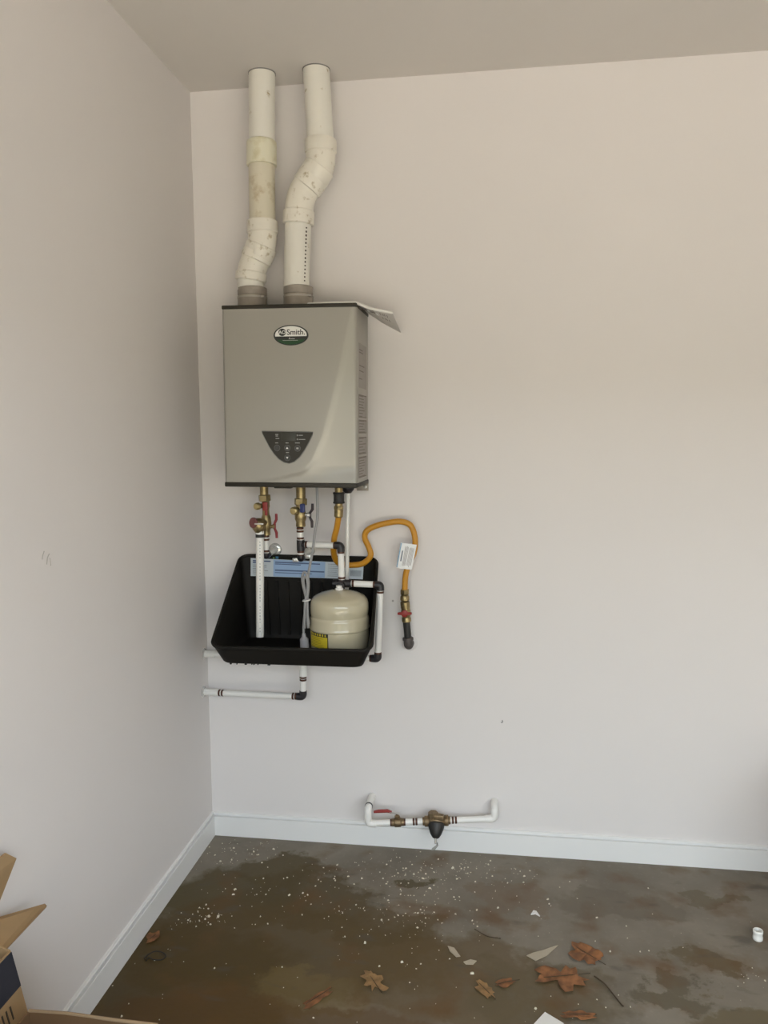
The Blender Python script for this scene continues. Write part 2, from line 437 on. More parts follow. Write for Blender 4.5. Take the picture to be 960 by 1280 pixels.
# ------------------------------------------------------------------ water heater
X0, X1, Z0, Z1, YB, YS, YFR = 0.180, 0.6285, 1.362, 1.955, -0.028, -0.245, -0.264
wh = thing('water_heater', 'grey wall-hung tankless water heater with a black control panel', 'water heater', (0.404, -0.028, 1.362))
wh.rotation_euler = (0, 0.010, 0)
MB().box(((X0 + X1) / 2, (YB + YS) / 2, (Z0 + Z1) / 2 + .001), (X1 - X0 - .004, YS and abs(YS - YB), Z1 - Z0 - .012), .004).build('casing', M_HEATS, wh)
# front cover with a curved crease: the corner right of the curve falls back
curve = [(0.05, .53), (0.075, .60), (0.13, .665), (0.27, .742), (0.43, .80), (0.62, .86), (0.86, .925), (1.0, .965)]   # (v, u)
def ucrease(v):
    if v <= curve[0][0]: return curve[0][1] - (curve[0][0] - v) * 6
    for (a, ua), (b, ub) in zip(curve, curve[1:]):
        if v <= b: return ua + (ub - ua) * (v - a) / (b - a)
    return curve[-1][1]
def sstep(t): t = max(0, min(1, t)); return t * t * (3 - 2 * t)
NU, NV = 96, 96
fx0, fx1, fz0, fz1 = X0, X1, Z0 + .016, Z1 - .013
fv, ff = [], []
for j in range(NV + 1):
    v = j / NV
    for i in range(NU + 1):
        u = i / NU
        x = fx0 + (fx1 - fx0) * u; z = fz0 + (fz1 - fz0) * v
        e = min(u * (fx1 - fx0), (1 - u) * (fx1 - fx0))
        rnd = 0.010 * (1 - math.sqrt(max(0, 1 - (1 - min(1, e / .010)) ** 2)))
        t = (u - ucrease(v)) * (fx1 - fx0)
        low = max(0.0, (.10 - v)) * (fz1 - fz0)            # below the panel the crease fades out
        dep = 0.0
        if t > 0: dep = .0010 * sstep(t / .006) + (.0175 * (1 - math.exp(-t * .145 * sstep(t / .022) / .0175))) * (.3 + .7 * sstep(v / .10))
        # slight overall bulge
        y = YFR + rnd + dep
        fv.append((x, y, z))
for j in range(NV):
    for i in range(NU):
        a = j * (NU + 1) + i; ff.append((a, a + 1, a + NU + 2, a + NU + 1))
# skirt back to casing
m = MB().add(fv, ff)
for rng in ([j * (NU + 1) for j in range(NV + 1)], [j * (NU + 1) + NU for j in range(NV + 1)], list(range(NU + 1)), [NV * (NU + 1) + i for i in range(NU + 1)]):
    k = len(m.v)
    back = [Vector((m.v[i].x, YS + .002, m.v[i].z)) for i in rng]
    m.v += back
    for q in range(len(rng) - 1): m.f.append((rng[q], rng[q + 1], k + q + 1, k + q))
m.build('front_cover', M_HEAT, wh, smooth=50)
MB().box(((X0 + X1) / 2, (YFR + YB) / 2 + .001, Z1 - .0065), (X1 - X0, abs(YFR - YB) + .004, .013), .0035).build('top_trim', M_DTRIM, wh)
MB().box(((X0 + X1) / 2, (YFR + YB) / 2 + .001, Z0 + .008), (X1 - X0, abs(YFR - YB) + .004, .016), .0035).build('bottom_trim', M_DTRIM, wh)
MB().box((.365, -.20, Z0 - .003), (.06, .03, .008), .002).build('bottom_catch', M_DTRIM, wh)
# vent collars on top
for cx in (.234, .397):
    c = MB().lathe([(.047, 0), (.0505, .004), (.0505, .05), (.049, .054), (.049, .058), (.0505, .06), (.0505, .083), (.046, .086)], (cx, -.10, Z1 - .002)).build('vent_collar', M_COLLAR, wh)
    MB().lathe([(.0515, 0), (.0515, .006)], (cx, -.10, Z1 + .046)).box((cx + .045, -.128, Z1 + .049), (.014, .008, .007), .001).build('clamp_band', mat('clamp_grey', (.42, .385, .34), rough=.4, metal=.3), c)
# control panel
def pl(x, z, off=.0): return (x, YFR - off, z)
out = [(.312, 1.5465), (.484, 1.5435)]
arc = [(.4815, 1.536), (.470, 1.512), (.455, 1.486), (.438, 1.463), (.420, 1.4475), (.403, 1.442), (.386, 1.4455), (.369, 1.4555), (.352, 1.4735), (.337, 1.4955), (.324, 1.520), (.314, 1.539)]
poly = out + arc
cp = MB().slab([pl(x, z, .001) for x, z in poly], .005).build('control_panel', M_PANEL, wh, smooth=30)
bez = MB().tube([pl(x, z, .002) for x, z in poly + poly[:1]], .0018, 8).build('bezel', M_BTNR, cp)
MB().box(pl(.402, 1.528, .0040), (.048, .0012, .026), .0004).build('display', M_LCD, cp)
for bx, bz in ((.363, 1.492), (.3975, 1.492), (.432, 1.491), (.3975, 1.460)):
    bt = MB().lathe([(.0088, 0), (.0088, .0015), (.0078, .0022)], pl(bx, bz, .0034), (0, -1, 0), 20).build('button', M_BTN, cp)
    MB().tube([pl(bx + .0098 * math.cos(a * math.pi / 10), bz + .0098 * math.sin(a * math.pi / 10), .0038) for a in range(21)], .0006, 6).build('ring', M_BTNR, bt)
for sg, cz in ((1, 1.489), (-1, 1.463)):
    MB().slab([pl(.3975 - .004, cz, .006), pl(.3975 + .004, cz, .006), pl(.3975, cz + sg * .007, .006)], .0006).build('arrow_mark', M_WHITEP, cp)
mk = MB()
for (cx, cz, w) in ((.3625, 1.536, .010), (.3625, 1.531, .008), (.3645, 1.523, .012), (.362, 1.5085, .010), (.397, 1.5085, .010), (.432, 1.5085, .016), (.398, 1.477, .010), (.443, 1.5335, .014), (.447, 1.520, .022)):
    mk.box(pl(cx, cz, .004), (w, .0006, .0022))
for cz in (1.5335, 1.5205): mk.box(pl(.4315, cz, .004), (.003, .0008, .005))
mk.box(pl(.432, 1.491, .0059), (.007, .0006, .005))
mk.build('panel_print', M_PRINT, cp, kind='stuff')
# oval badge
def ell(a, b, n=48, t0=0, t1=2 * math.pi): return [(a * math.cos(t0 + (t1 - t0) * k / n), b * math.sin(t0 + (t1 - t0) * k / n)) for k in range(n + (0 if abs(t1 - t0 - 2 * math.pi) < 1e-6 else 1))]
bx, bz = .413, 1.8555
bd = MB().slab([pl(bx + x, bz + z, .0012) for x, z in ell(.0575, .0325)], .0034).build('badge', M_BADK, wh)
t0 = math.asin(-.004 / .028)
MB().slab([pl(bx + x, bz + z + .0005, .0031) for x, z in ell(.0525, .0285, 40, t0, math.pi - t0)], .0006).build('badge_white_field', M_BADW, bd)
MB().slab([pl(bx + x, bz + z - .0008, .0031) for x, z in ell(.0525, .0288, 40, math.pi - t0 + .33, 2 * math.pi + t0 - .33)], .0006).build('badge_green_field', M_BADG, bd)
MB().slab([pl(bx - .0285 + x, bz + .0095 + z, .0036) for x, z in ell(.0125, .0118)], .0006).build('emblem_disc', M_BADK, bd)
tm = MB(); text_mesh(tm, 'AO', .0155, pl(bx - .0285, bz + .0045, .0041), align='CENTER', bold=.0002); tm.build('emblem_letters', M_BADW, bd, smooth=0)
tm = MB(); text_mesh(tm, 'Smith.', .0245, pl(bx - .0135, bz + .0015, .0036), bold=.0003); tm.build('lettering', M_BADK, bd, smooth=0)
tm = MB()
tm.slab([pl(bx - .0075, bz - .0125, .0036), pl(bx - .002, bz - .0125, .0036), pl(bx - .004, bz - .006, .0036)], .0004).box(pl(bx + .006, bz - .0115, .0036), (.014, .0004, .0022)).box(pl(bx - .002, bz - .0165, .0036), (.050, .0004, .0012))
tm.build('slogan_print', M_PRINT, bd, kind='stuff')
# side labels (printed stickers on the right side)
for (za, zb) in ((1.690, 1.835), (1.592, 1.668), (1.540, 1.585), (1.470, 1.528), (1.392, 1.462)):
    first = za > 1.68
    lb = MB().box((X1 - .0016, -.145, (za + zb) / 2), (.0012, .150, zb - za), 0).build('side_label', M_SLAB, wh, smooth=0)
    pr = MB(); n = max(3, int((zb - za) / .0085))
    for k in range(n):
        w = R.uniform(.05, .125)
        if first and R.random() < .45: continue
        pr.box((X1 - .0009, -.210 + w / 2, za + (zb - za) * (k + .5) / n), (.0008, w, .003))
    if not first:
        pr.box((X1 - .0009, -.145, zb - .002), (.0008, .150, .004)).box((X1 - .0009, -.145, za + .0015), (.0008, .150, .003)).box((X1 - .0009, -.219, (za + zb) / 2), (.0008, .002, zb - za)).box((X1 - .0009, -.071, (za + zb) / 2), (.0008, .003, zb - za))
    pr.build('label_print', M_SLABP, lb, smooth=0, kind='stuff')
br = MB().box((.606, -.020, 1.354), (.042, .004, .036), .001).box((.606, -.033, 1.371), (.042, .026, .003), .001).build('mounting_bracket', M_COLLAR, wh)
MB().lathe([(.006, 0), (.006, .003), (.003, .005)], (.616, -.022, 1.350), (0, -1, 0), 12).build('bracket_screw', M_STEEL, br)
MB().lathe([(.012, 0), (.020, .010), (.0225, .014), (.0225, .034)], (.560, -.062, 1.330)).build('condensate_cap', M_BLKF, wh)

# booklet lying on the heater top, overhanging its right end
bk = thing('instruction_booklet', 'thin printed booklet jutting from the top corner of the water heater', 'booklet', (.60, -.15, 1.955))
top = [(.44, -.245, 1.9585), (.625, -.250, 1.9555), (.738, -.205, 1.938), (.765, -.020, 1.898), (.63, -.03, 1.9565), (.45, -.09, 1.960)]
# bent sheet: flat on the heater, then drooping outside
rows = [[(.47, -.240, 1.958), (.47, -.16, 1.958)], [(.628, -.250, 1.9572), (.628, -.060, 1.9572)], [(.675, -.228, 1.940), (.685, -.045, 1.919)], [(.741, -.205, 1.929), (.747, -.025, 1.886)]]
def sheet(rows, th):
    mb = MB(); n = len(rows); vs = []
    for a, b in rows:
        for k in range(5):
            vs.append(Vector(a).lerp(Vector(b), k / 4))
    up = Vector((0, 0, th)); k5 = len(vs); vs2 = vs + [v - up for v in vs]; fs = []
    for i in range(n - 1):
        for k in range(4):
            a = i * 5 + k; fs += [(a, a + 1, a + 6, a + 5), (k5 + a, k5 + a + 5, k5 + a + 6, k5 + a + 1)]
    loop = [k for k in range(5)] + [i * 5 + 4 for i in range(1, n)] + [(n - 1) * 5 + k for k in (3, 2, 1, 0)] + [i * 5 for i in range(n - 2, 0, -1)]
    for a, b in zip(loop, loop[1:] + loop[:1]): fs.append((a, b, k5 + b, k5 + a))
    return mb.add(vs2, fs)
sheet(rows, .0022).build('cover_sheet', M_BOOK, bk, smooth=0)
MB().tube([(.47, -.241, 1.9565), (.628, -.2515, 1.9550), (.675, -.2295, 1.937), (.741, -.2065, 1.926)], .0050, 8).build('folded_edge', M_BOOKE, bk)
pr = MB()
def under(a, b):   # a: 0..1 along overhang, b: 0..1 across
    p = Vector(rows[2][0]).lerp(Vector(rows[3][0]), a).lerp(Vector(rows[2][1]).lerp(Vector(rows[3][1]), a), b); p.z -= .0026; return p
for (a, b) in ((-.25, .22), (.12, .33)):
    pr.slab([under(a - .06, b - .07), under(a + .06, b - .07), under(a + .06, b + .07), under(a - .06, b + .07)], .0008)
pr.build('white_spot', M_WHITEP, bk, smooth=0, kind='stuff')
pr = MB()
for a in (.30, .42, .5, .62):
    pr.slab([under(a, .12), under(a + .03, .12), under(a + .03, .62), under(a, .62)], .0006)
for b in (.12, .24):
    pr.slab([under(-.75, b), under(.05, b), under(.05, b + .06), under(-.75, b + .06)], .0006)
pr.build('booklet_print', M_SLABP, bk, smooth=0, kind='stuff')

# ------------------------------------------------------------------ vent pipes
PR, FR = .0445, .0510
v1 = thing('vent_pipe', 'white plastic vent pipe nearest the corner, with one straight coupling', 'vent pipe', (.234, -.10, Z1), 'vent pipes')
MB().cyl((.2865, -.10, 2.50), (.2925, -.10, H + .004), PR, 32).build('pipe', M_PVC, v1)
MB().lathe([(.0445, 0), (.0505, .001), (FR, .004), (FR, .070), (.0495, .078), (.0455, .081), (.0445, .081)], (.2845, -.10, 2.442), (.02, 0, 1), 32).build('coupling', M_PVC4, v1)
MB().cyl((.2825, -.10, 2.24), (.2845, -.10, 2.46), PR, 32).build('pipe', M_PVC3, v1)
def elbow(parent, a, b, c, name='elbow', sock=.050, mt=M_PVC2):
    """fitting from a to c bending at b, with a raised socket at both ends"""
    a, b, c = Vector(a), Vector(b), Vector(c)
    mb = MB().tube(fillet([a, b, c], .045, 8), FR - .002, 32)
    da, dc = (b - a).normalized(), (b - c).normalized()
    for p, d in ((a, da), (c, dc)):
        mb.lathe([(.0445, 0), (FR + .0005, .0015), (FR + .0022, .005), (FR + .0022, sock - .003), (FR - .001, sock)], p, d, 32)
    return mb.build(name, mt, parent)
elbow(v1, (.2825, -.10, 2.262), (.2815, -.10, 2.188), (.262, -.10, 2.140), sock=.042)
elbow(v1, (.267, -.10, 2.158), (.2405, -.10, 2.100), (.2355, -.10, 2.062), sock=.030)
MB().cyl((.2340, -.10, 2.030), (.2355, -.10, 2.07), PR + .001, 32).build('pipe', M_PVC, v1)

v2 = thing('vent_pipe', 'white plastic vent pipe with a double bend, farther from the corner', 'vent pipe', (.397, -.10, Z1), 'vent pipes')
MB().cyl((.490, -.10, 2.49), (.4785, -.10, H + .004), PR, 32).build('pipe', M_PVC, v2)
elbow(v2, (.490, -.10, 2.516), (.489, -.10, 2.432), (.462, -.10, 2.393), sock=.044)
elbow(v2, (.466, -.10, 2.400), (.415, -.10, 2.335), (.408, -.10, 2.243), sock=.046)
p = MB().cyl((.397, -.10, 2.030), (.408, -.10, 2.26), PR, 32).build('pipe', M_PVC, v2)
pr = MB()
for k in range(15):
    t = .04 + k * .065; c = Vector((.397, -.10, 2.045)).lerp(Vector((.408, -.10, 2.235)), t)
    a = math.radians(52); pr.box(c + Vector((math.sin(a) * PR, -math.cos(a) * PR, 0)), (.005, .0015, R.uniform(.003, .0065)), 0, Matrix.Rotation(math.radians(52), 3, 'Z'))
pr.build('pipe_print', M_INK, p, smooth=0, kind='stuff')
# caulk collars at the ceiling
for k, (v, cx, cn) in enumerate(((v1, .2925, 0), (v2, .4785, 0))):
    MB().lathe([(.0440, 0), (.0460, 0.0), (.0460, .003), (.0440, .003)], (cx, -.10, H - .003), (0, 0, 1), 32).build('ceiling_gap_ring', M_HOLE, v)

# ------------------------------------------------------------------ small plumbing helpers
PXR = .0112
def pipe(par, a, b, r=PXR, mt=None, name='pipe'): return MB().cyl(a, b, r, 20).build(name, mt or M_PEX, par)
def ring(par, p, ax, r=PXR + .0014, w=.0075, mt=None):
    p, ax = Vector(p), Vector(ax).normalized()
    return MB().lathe([(r - .0012, 0), (r, .001), (r, w - .001), (r - .0012, w)], p - ax * w / 2, ax, 20).build('crimp_ring', mt or M_COPPER, par)
def fit(par, pts, r=.0135, name='elbow', mt=None, rad=.016):
    return MB().tube(fillet(pts, rad, 6), r, 18).build(name, mt or M_BLKF, par)
def plate(par, p, ax, r=.024, mt=None):
    return MB().lathe([(r, 0), (r, .001), (r * .9, .003), (r * .55, .006), (r * .5, .006)], p, ax, 24).build('wall_plate', mt or M_PLATE, par)

# ------------------------------------------------------------------ hot side
hv = thing('isolation_valve', 'brass shutoff valve with red two-winged handle under the heater', 'valve', (.275, -.12, 1.175), 'brass shutoff valves')
MB().cyl((.272, -.12, 1.368), (.272, -.12, 1.318), .0145).build('inlet_nipple', M_BRASS, hv)
MB().hexnut((.273, -.12, 1.326), (.274, -.12, 1.304), .0215).build('union_nut', M_BRASS, hv)
MB().lathe([(.013, 0), (.014, .02), (.0115, .03), (.0125, .05), (.016, .058), (.0185, .078), (.017, .098), (.014, .104), (.0145, .122)], (.277, -.12, 1.306), (0, 0, -1)).build('body', M_BRASS, hv)
dp = MB().cyl((.272, -.122, 1.288), (.255, -.146, 1.288), .0085).build('drain_port', M_BRASS, hv)
MB().lathe([(.0125, 0), (.0125, .010), (.010, .014), (.004, .0155), (0, .0155)], (.2575, -.144, 1.288), (-.45, -.9, 0), 20).build('drain_cap', M_BRASSL, dp)
MB().box((.282, -.142, 1.288), (.019, .012, .030), .003).box((.284, -.139, 1.27), (.010, .008, .03), .002).build('drain_lever', M_RED, hv)
MB().cyl((.288, -.122, 1.214), (.311, -.124, 1.216), .0065).lathe([(.009, 0), (.009, .006)], (.303, -.124, 1.2155), (1, 0, 0), 6).build('stem', M_BRASS, hv)
MB().tube([(.3155, -.124, 1.260), (.3155, -.124, 1.240), (.309, -.124, 1.226), (.309, -.124, 1.207), (.315, -.124, 1.193), (.3155, -.124, 1.174)], [.0045, .0052, .0045, .0045, .0052, .0045], 10).build('handle', M_REDT, hv)

hp = thing('hot_water_pipe', 'short white pipe below the red-handled valve, bending into the wall', 'pipe', (.272, -.12, 1.10))
pipe(hp, (.2745, -.12, 1.186), (.2735, -.12, 1.118))
ring(hp, (.2745, -.12, 1.180), (0, 0, 1)); ring(hp, (.2743, -.12, 1.168), (0, 0, 1)); ring(hp, (.2737, -.12, 1.127), (0, 0, 1))
fit(hp, [(.2737, -.12, 1.121), (.2735, -.12, 1.111), (.2735, -.098, 1.1115)], rad=.009)
pipe(hp, (.2735, -.100, 1.1125), (.2735, -.001, 1.1145)); plate(hp, (.2735, -.0005, 1.1145), (0, -1, 0))

rv = thing('relief_valve', 'bronze pressure relief valve with a red disc beside the red-handled valve', 'valve', (.266, -.16, 1.20))
MB().lathe([(.0125, 0), (.016, .006), (.0215, .014), (.0225, .032), (.018, .042), (.012, .048), (.008, .05)], (.262, -.162, 1.198)).build('body', M_BRASS, rv)
MB().cyl((.265, -.16, 1.228), (.277, -.125, 1.23), .012).build('inlet', M_BRASS, rv)
MB().lathe([(.0175, 0), (.0185, .002), (.0185, .007), (.016, .009), (0, .009)], (.2505, -.172, 1.233), (-.45, -.88, .1), 24).build('dial_disc', mat('dial_red', (.20, .07, .065), rough=.5), rv)
MB().box((.272, -.190, 1.231), (.032, .004, .0055), .0012).build('test_lever', M_STEEL, rv)
MB().hexnut((.266, -.16, 1.204), (.266, -.16, 1.197), .0145).build('outlet_nut', M_BRASS, rv)

dpipe = thing('discharge_pipe', 'long printed white pipe hanging from the relief valve into the black tub', 'pipe', (.257, -.16, .827))
p = pipe(dpipe, (.266, -.16, 1.203), (.2572, -.16, .828), r=.0138, mt=M_CPVC)
MB().lathe([(.0152, 0), (.0152, .011)], (.2658, -.16, 1.181), (0, 0, 1), 20).build('end_collar', M_IRON, dpipe)
pr = MB()
for k in range(30):
    t = .10 + k * .029; c = Vector((.266, -.16, 1.203)).lerp(Vector((.2572, -.16, .828)), t)
    if k % 7 == 6: continue
    pr.box(c + Vector((.004, -.0131, 0)), (.0022, .001, R.uniform(.0035, .0075)), 0, Matrix.Rotation(.35, 3, 'Z'))
pr.build('pipe_print', M_LABT2, p, smooth=0, kind='stuff')

# ------------------------------------------------------------------ cold side
cv = thing('isolation_valve', 'brass shutoff valve with dark two-winged handle and blue drain lever', 'valve', (.40, -.12, 1.20), 'brass shutoff valves')
MB().cyl((.404, -.12, 1.368), (.404, -.12, 1.308), .0165).build('inlet_nipple', M_BRASS, cv)
MB().hexnut((.4035, -.12, 1.314), (.403, -.12, 1.291), .0225).build('union_nut', M_BRASS, cv)
MB().lathe([(.015, 0), (.015, .018), (.0175, .028), (.0200, .036), (.0200, .054), (.016, .064), (.0168, .072), (.0168, .080), (.0140, .082)], (.4015, -.12, 1.296), (0, 0, -1)).build('body', M_BRASS, cv)
dp = MB().cyl((.400, -.122, 1.275), (.388, -.148, 1.275), .009).build('drain_port', M_BRASS, cv)
MB().lathe([(.014, 0), (.014, .011), (.011, .015), (.004, .0165), (0, .0165)], (.3895, -.146, 1.274), (-.35, -.93, -.1), 20).build('drain_cap', M_BRASSL, dp)
MB().box((.4145, -.142, 1.282), (.017, .012, .030), .003).build('drain_lever', M_BLUE, cv)
MB().cyl((.414, -.122, 1.258), (.439, -.124, 1.256), .0065).lathe([(.009, 0), (.009, .006)], (.428, -.124, 1.257), (1, 0, 0), 6).build('stem', M_STEEL, cv)
MB().tube([(.446, -.124, 1.296), (.4455, -.124, 1.276), (.437, -.124, 1.264), (.437, -.124, 1.246), (.443, -.124, 1.234), (.443, -.124, 1.212)], [.0045, .0053, .0045, .0045, .0053, .0045], 10).build('handle', M_DKHAN, cv)

cw = thing('cold_water_pipe', 'white pipe run with black tees from the cold valve to the expansion tank', 'pipe', (.40, -.12, 1.10))
pipe(cw, (.399, -.12, 1.212), (.400, -.12, 1.160)); ring(cw, (.399, -.12, 1.2085), (0, 0, 1)); ring(cw, (.399, -.12, 1.1985), (0, 0, 1)); ring(cw, (.3995, -.12, 1.174), (0, 0, 1))
MB().cyl((.400, -.12, 1.168), (.400, -.12, 1.130), .0138).cyl((.400, -.12, 1.152), (.418, -.1225, 1.152), .0125).build('tee', M_BLKF, cw)
pipe(cw, (.400, -.12, 1.134), (.3995, -.12, 1.108)); ring(cw, (.400, -.12, 1.126), (0, 0, 1)); ring(cw, (.3998, -.12, 1.113), (0, 0, 1))
fit(cw, [(.3998, -.12, 1.1135), (.3995, -.12, 1.1035), (.3995, -.098, 1.1045)], r=.0135, rad=.009)
for sx in (-1, 1):
    MB().box((.3995 + sx * .022, -.108, 1.100 + sx * .006), (.022, .003, .014), .001).lathe([(.004, 0), (.004, .003), (.002, .004)], (.3995 + sx * .027, -.1095, 1.100 + sx * .006), (0, -1, 0), 8).build('mounting_ear', M_STEEL, cw)
pipe(cw, (.3995, -.100, 1.107), (.3995, -.001, 1.1135)); plate(cw, (.3995, -.0005, 1.1135), (0, -1, 0))
pipe(cw, (.416, -.1222, 1.152), (.534, -.1385, 1.152)); ring(cw, (.4225, -.123, 1.152), (1, -.14, 0)); ring(cw, (.526, -.1375, 1.152), (1, -.14, 0))
fit(cw, [(.528, -.138, 1.1525), (.5475, -.14, 1.1525), (.5475, -.14, 1.132)], rad=.015)
pipe(cw, (.5475, -.14, 1.136), (.549, -.14, 1.026)); ring(cw, (.5475, -.14, 1.129), (0, 0, 1)); ring(cw, (.549, -.14, 1.040), (0, 0, 1))
MB().cyl((.518, -.14, 1.019), (.583, -.14, 1.020), .0138).cyl((.549, -.14, 1.034), (.549, -.14, 1.012), .0138).cyl((.549, -.14, 1.019), (.549, -.172, 1.018), .0138).build('tee', M_BLKF, cw)
pipe(cw, (.578, -.14, 1.020), (.668, -.14, 1.018)); ring(cw, (.589, -.14, 1.020), (1, 0, 0)); ring(cw, (.663, -.14, 1.018), (1, 0, 0))
fit(cw, [(.666, -.14, 1.0175), (.6845, -.14, 1.0170), (.6843, -.14, .998)], rad=.014)
pipe(cw, (.6843, -.14, 1.000), (.6735, -.14, .772)); ring(cw, (.6841, -.14, .992), (0, 0, 1)); ring(cw, (.6738, -.14, .776), (0, 0, 1))
fit(cw, [(.6738, -.14, .774), (.673, -.14, .756), (.652, -.135, .755)], rad=.014)
ring(cw, (.648, -.134, .755), (1, -.15, 0))
pipe(cw, (.654, -.1355, .755), (.030, -.04, .724)); fit(cw, [(.045, -.042, .7245), (.012, -.037, .723), (.0005, -.035, .723)], r=.0135, mt=M_PEX, rad=.01)
plate(cw, (.0005, -.0355, .723), (1, 0, 0), r=.020)

# condensate pipe
cd = thing('condensate_pipe', 'thin white drain pipe dropping from the black cap behind the expansion tank', 'pipe', (.549, -.062, .79))
pipe(cd, (.560, -.062, 1.331), (.5465, -.062, .800), r=.0075, mt=M_CPVC)
MB().lathe([(.0095, 0), (.0095, .014)], (.5594, -.062, 1.308), (0, 0, 1), 18).build('end_collar', M_CPVC, cd)

# ------------------------------------------------------------------ gas line
gh = thing('gas_hose', 'yellow coated flexible gas hose looping between the heater and the wall', 'gas hose', (.758, -.045, .98))
hpts = [(.538, -.12, 1.262), (.536, -.12, 1.245), (.528, -.11, 1.21), (.517, -.1, 1.175), (.511, -.09, 1.136), (.509, -.06, 1.097), (.524, -.036, 1.070), (.565, -.030, 1.066), (.606, -.030, 1.073), (.634, -.035, 1.101), (.628, -.035, 1.132), (.615, -.04, 1.165), (.622, -.045, 1.191), (.651, -.045, 1.209), (.7, -.045, 1.222), (.742, -.045, 1.227), (.774, -.045, 1.218), (.79, -.045, 1.193), (.796, -.045, 1.153), (.79, -.045, 1.113), (.773, -.045, 1.076), (.761, -.045, 1.032), (.758, -.045, .985), (.758, -.045, .965)]
MB().tube(smooth_path(hpts, 8), .0105, 18).build('hose', M_YEL, gh)
MB().cyl((.539, -.12, 1.300), (.538, -.12, 1.282), .0135).hexnut((.538, -.12, 1.288), (.538, -.12, 1.276), .0175).lathe([(.0155, 0), (.0155, .024), (.0125, .028)], (.538, -.12, 1.276), (-.05, 0, -1)).build('flare_nut', M_BRASS, gh)
MB().hexnut((.758, -.045, .984), (.758, -.045, .966), .0165).lathe([(.0155, 0), (.0125, .004), (.0165, .01), (.0165, .022), (.013, .026)], (.758, -.045, .968), (0, 0, -1), 10).build('flare_nut', M_BRASS, gh)
gc = thing('gas_coupling', 'dark iron coupling under the heater holding the yellow hose', 'coupling', (.539, -.12, 1.298))
MB().cyl((.539, -.12, 1.368), (.539, -.12, 1.33), .0135).build('nipple', M_BRASS, gc)
MB().lathe([(.0195, 0), (.021, .003), (.0185, .008), (.0185, .030), (.021, .035), (.0195, .039)], (.539, -.12, 1.297)).build('body', M_IRON, gc)

gv = thing('gas_valve', 'brass gas shutoff valve with a red cross handle at the hose end', 'valve', (.760, -.045, .866))
MB().lathe([(.0145, 0), (.0165, .002), (.0165, .014), (.0145, .018), (.0175, .026), (.0175, .040), (.0155, .048), (.017, .054), (.017, .072), (.015, .074)], (.764, -.044, .866), (-.08, 0, 1)).build('body', M_BRASS, gv)
MB().cyl((.760, -.045, .902), (.760, -.072, .902), .007).build('stem', M_BRASS, gv)
MB().lathe([(.0115, 0), (.0125, .003), (.0125, .008), (.006, .011)], (.760, -.064, .902), (0, -1, 0), 16).tube([(.735, -.069, .901), (.741, -.069, .9015), (.760, -.070, .902), (.779, -.069, .9025), (.785, -.069, .903)], [.0042, .0052, .0066, .0052, .0042], 10).build('handle', M_RED, gv)
gp = thing('gas_pipe', 'black iron pipe nipple with elbow entering the wall below the gas valve', 'pipe', (.769, -.02, .775))
MB().cyl((.763, -.044, .870), (.7685, -.040, .798), .0130).build('nipple', M_IRON, gp)
MB().tube(fillet([(.7682, -.040, .806), (.7695, -.040, .779), (.7695, -.004, .779)], .02, 8), .0172, 20).lathe([(.0165, 0), (.0195, .002), (.0195, .010), (.0165, .012)], (.7685, -.040, .797), (-.06, 0, 1)).build('elbow', M_ELB, gp)
plate(gp, (.7695, -.0005, .779), (0, -1, 0), r=.030, mt=M_WALL)

tg = thing('hose_tag', 'white printed warning tag wrapped on the yellow gas hose', 'tag', (.768, -.065, 1.06))
TA, TB_, TC, TD = Vector((.748, -.070, 1.156)), Vector((.803, -.062, 1.147)), Vector((.785, -.062, 1.058)), Vector((.731, -.070, 1.066))
def tp(u, v, o=0.0):
    p = TA.lerp(TB_, u).lerp(TD.lerp(TC, u), v); p.y -= o + .004 * math.sin(math.pi * u); return p
rows_t = []
mb = MB(); vs, fs = [], []
for j in range(3):
    for i in range(9): vs.append(tp(i / 8, j / 2))
for j in range(3):
    for i in range(9): vs.append(tp(i / 8, j / 2, -.001))
for j in range(2):
    for i in range(8):
        a = j * 9 + i; fs += [(a, a + 1, a + 10, a + 9), (27 + a, 27 + a + 9, 27 + a + 10, 27 + a + 1)]
loop = list(range(9)) + [17, 26] + list(range(25, 17, -1)) + [9]
for a, b in zip(loop, loop[1:] + loop[:1]): fs.append((a, b, 27 + b, 27 + a))
card = mb.add(vs, fs).build('card', M_TAG, tg)
def tstrip(mb, u0, u1, v0, v1):
    n = 4
    for k in range(n):
        a, b = u0 + (u1 - u0) * k / n, u0 + (u1 - u0) * (k + 1) / n
        mb.slab([tp(a, v0, .0007), tp(b, v0, .0007), tp(b, v1, .0007), tp(a, v1, .0007)], .0004)
    return mb
tstrip(MB(), .0, .07, .02, .98).build('blue_edge', M_TAGB, card, smooth=0)
m = MB(); tstrip(m, .17, .25, .30, .72); m.build('bold_print', M_LABT2, card, smooth=0)
m = MB()
for u in (.34, .40, .46, .52, .62, .68, .74, .80, .86): tstrip(m, u, u + .028, .10 + R.uniform(0, .06), .92 - R.uniform(0, .1))
m.build('fine_print', M_TAGP, card, smooth=0, kind='stuff')

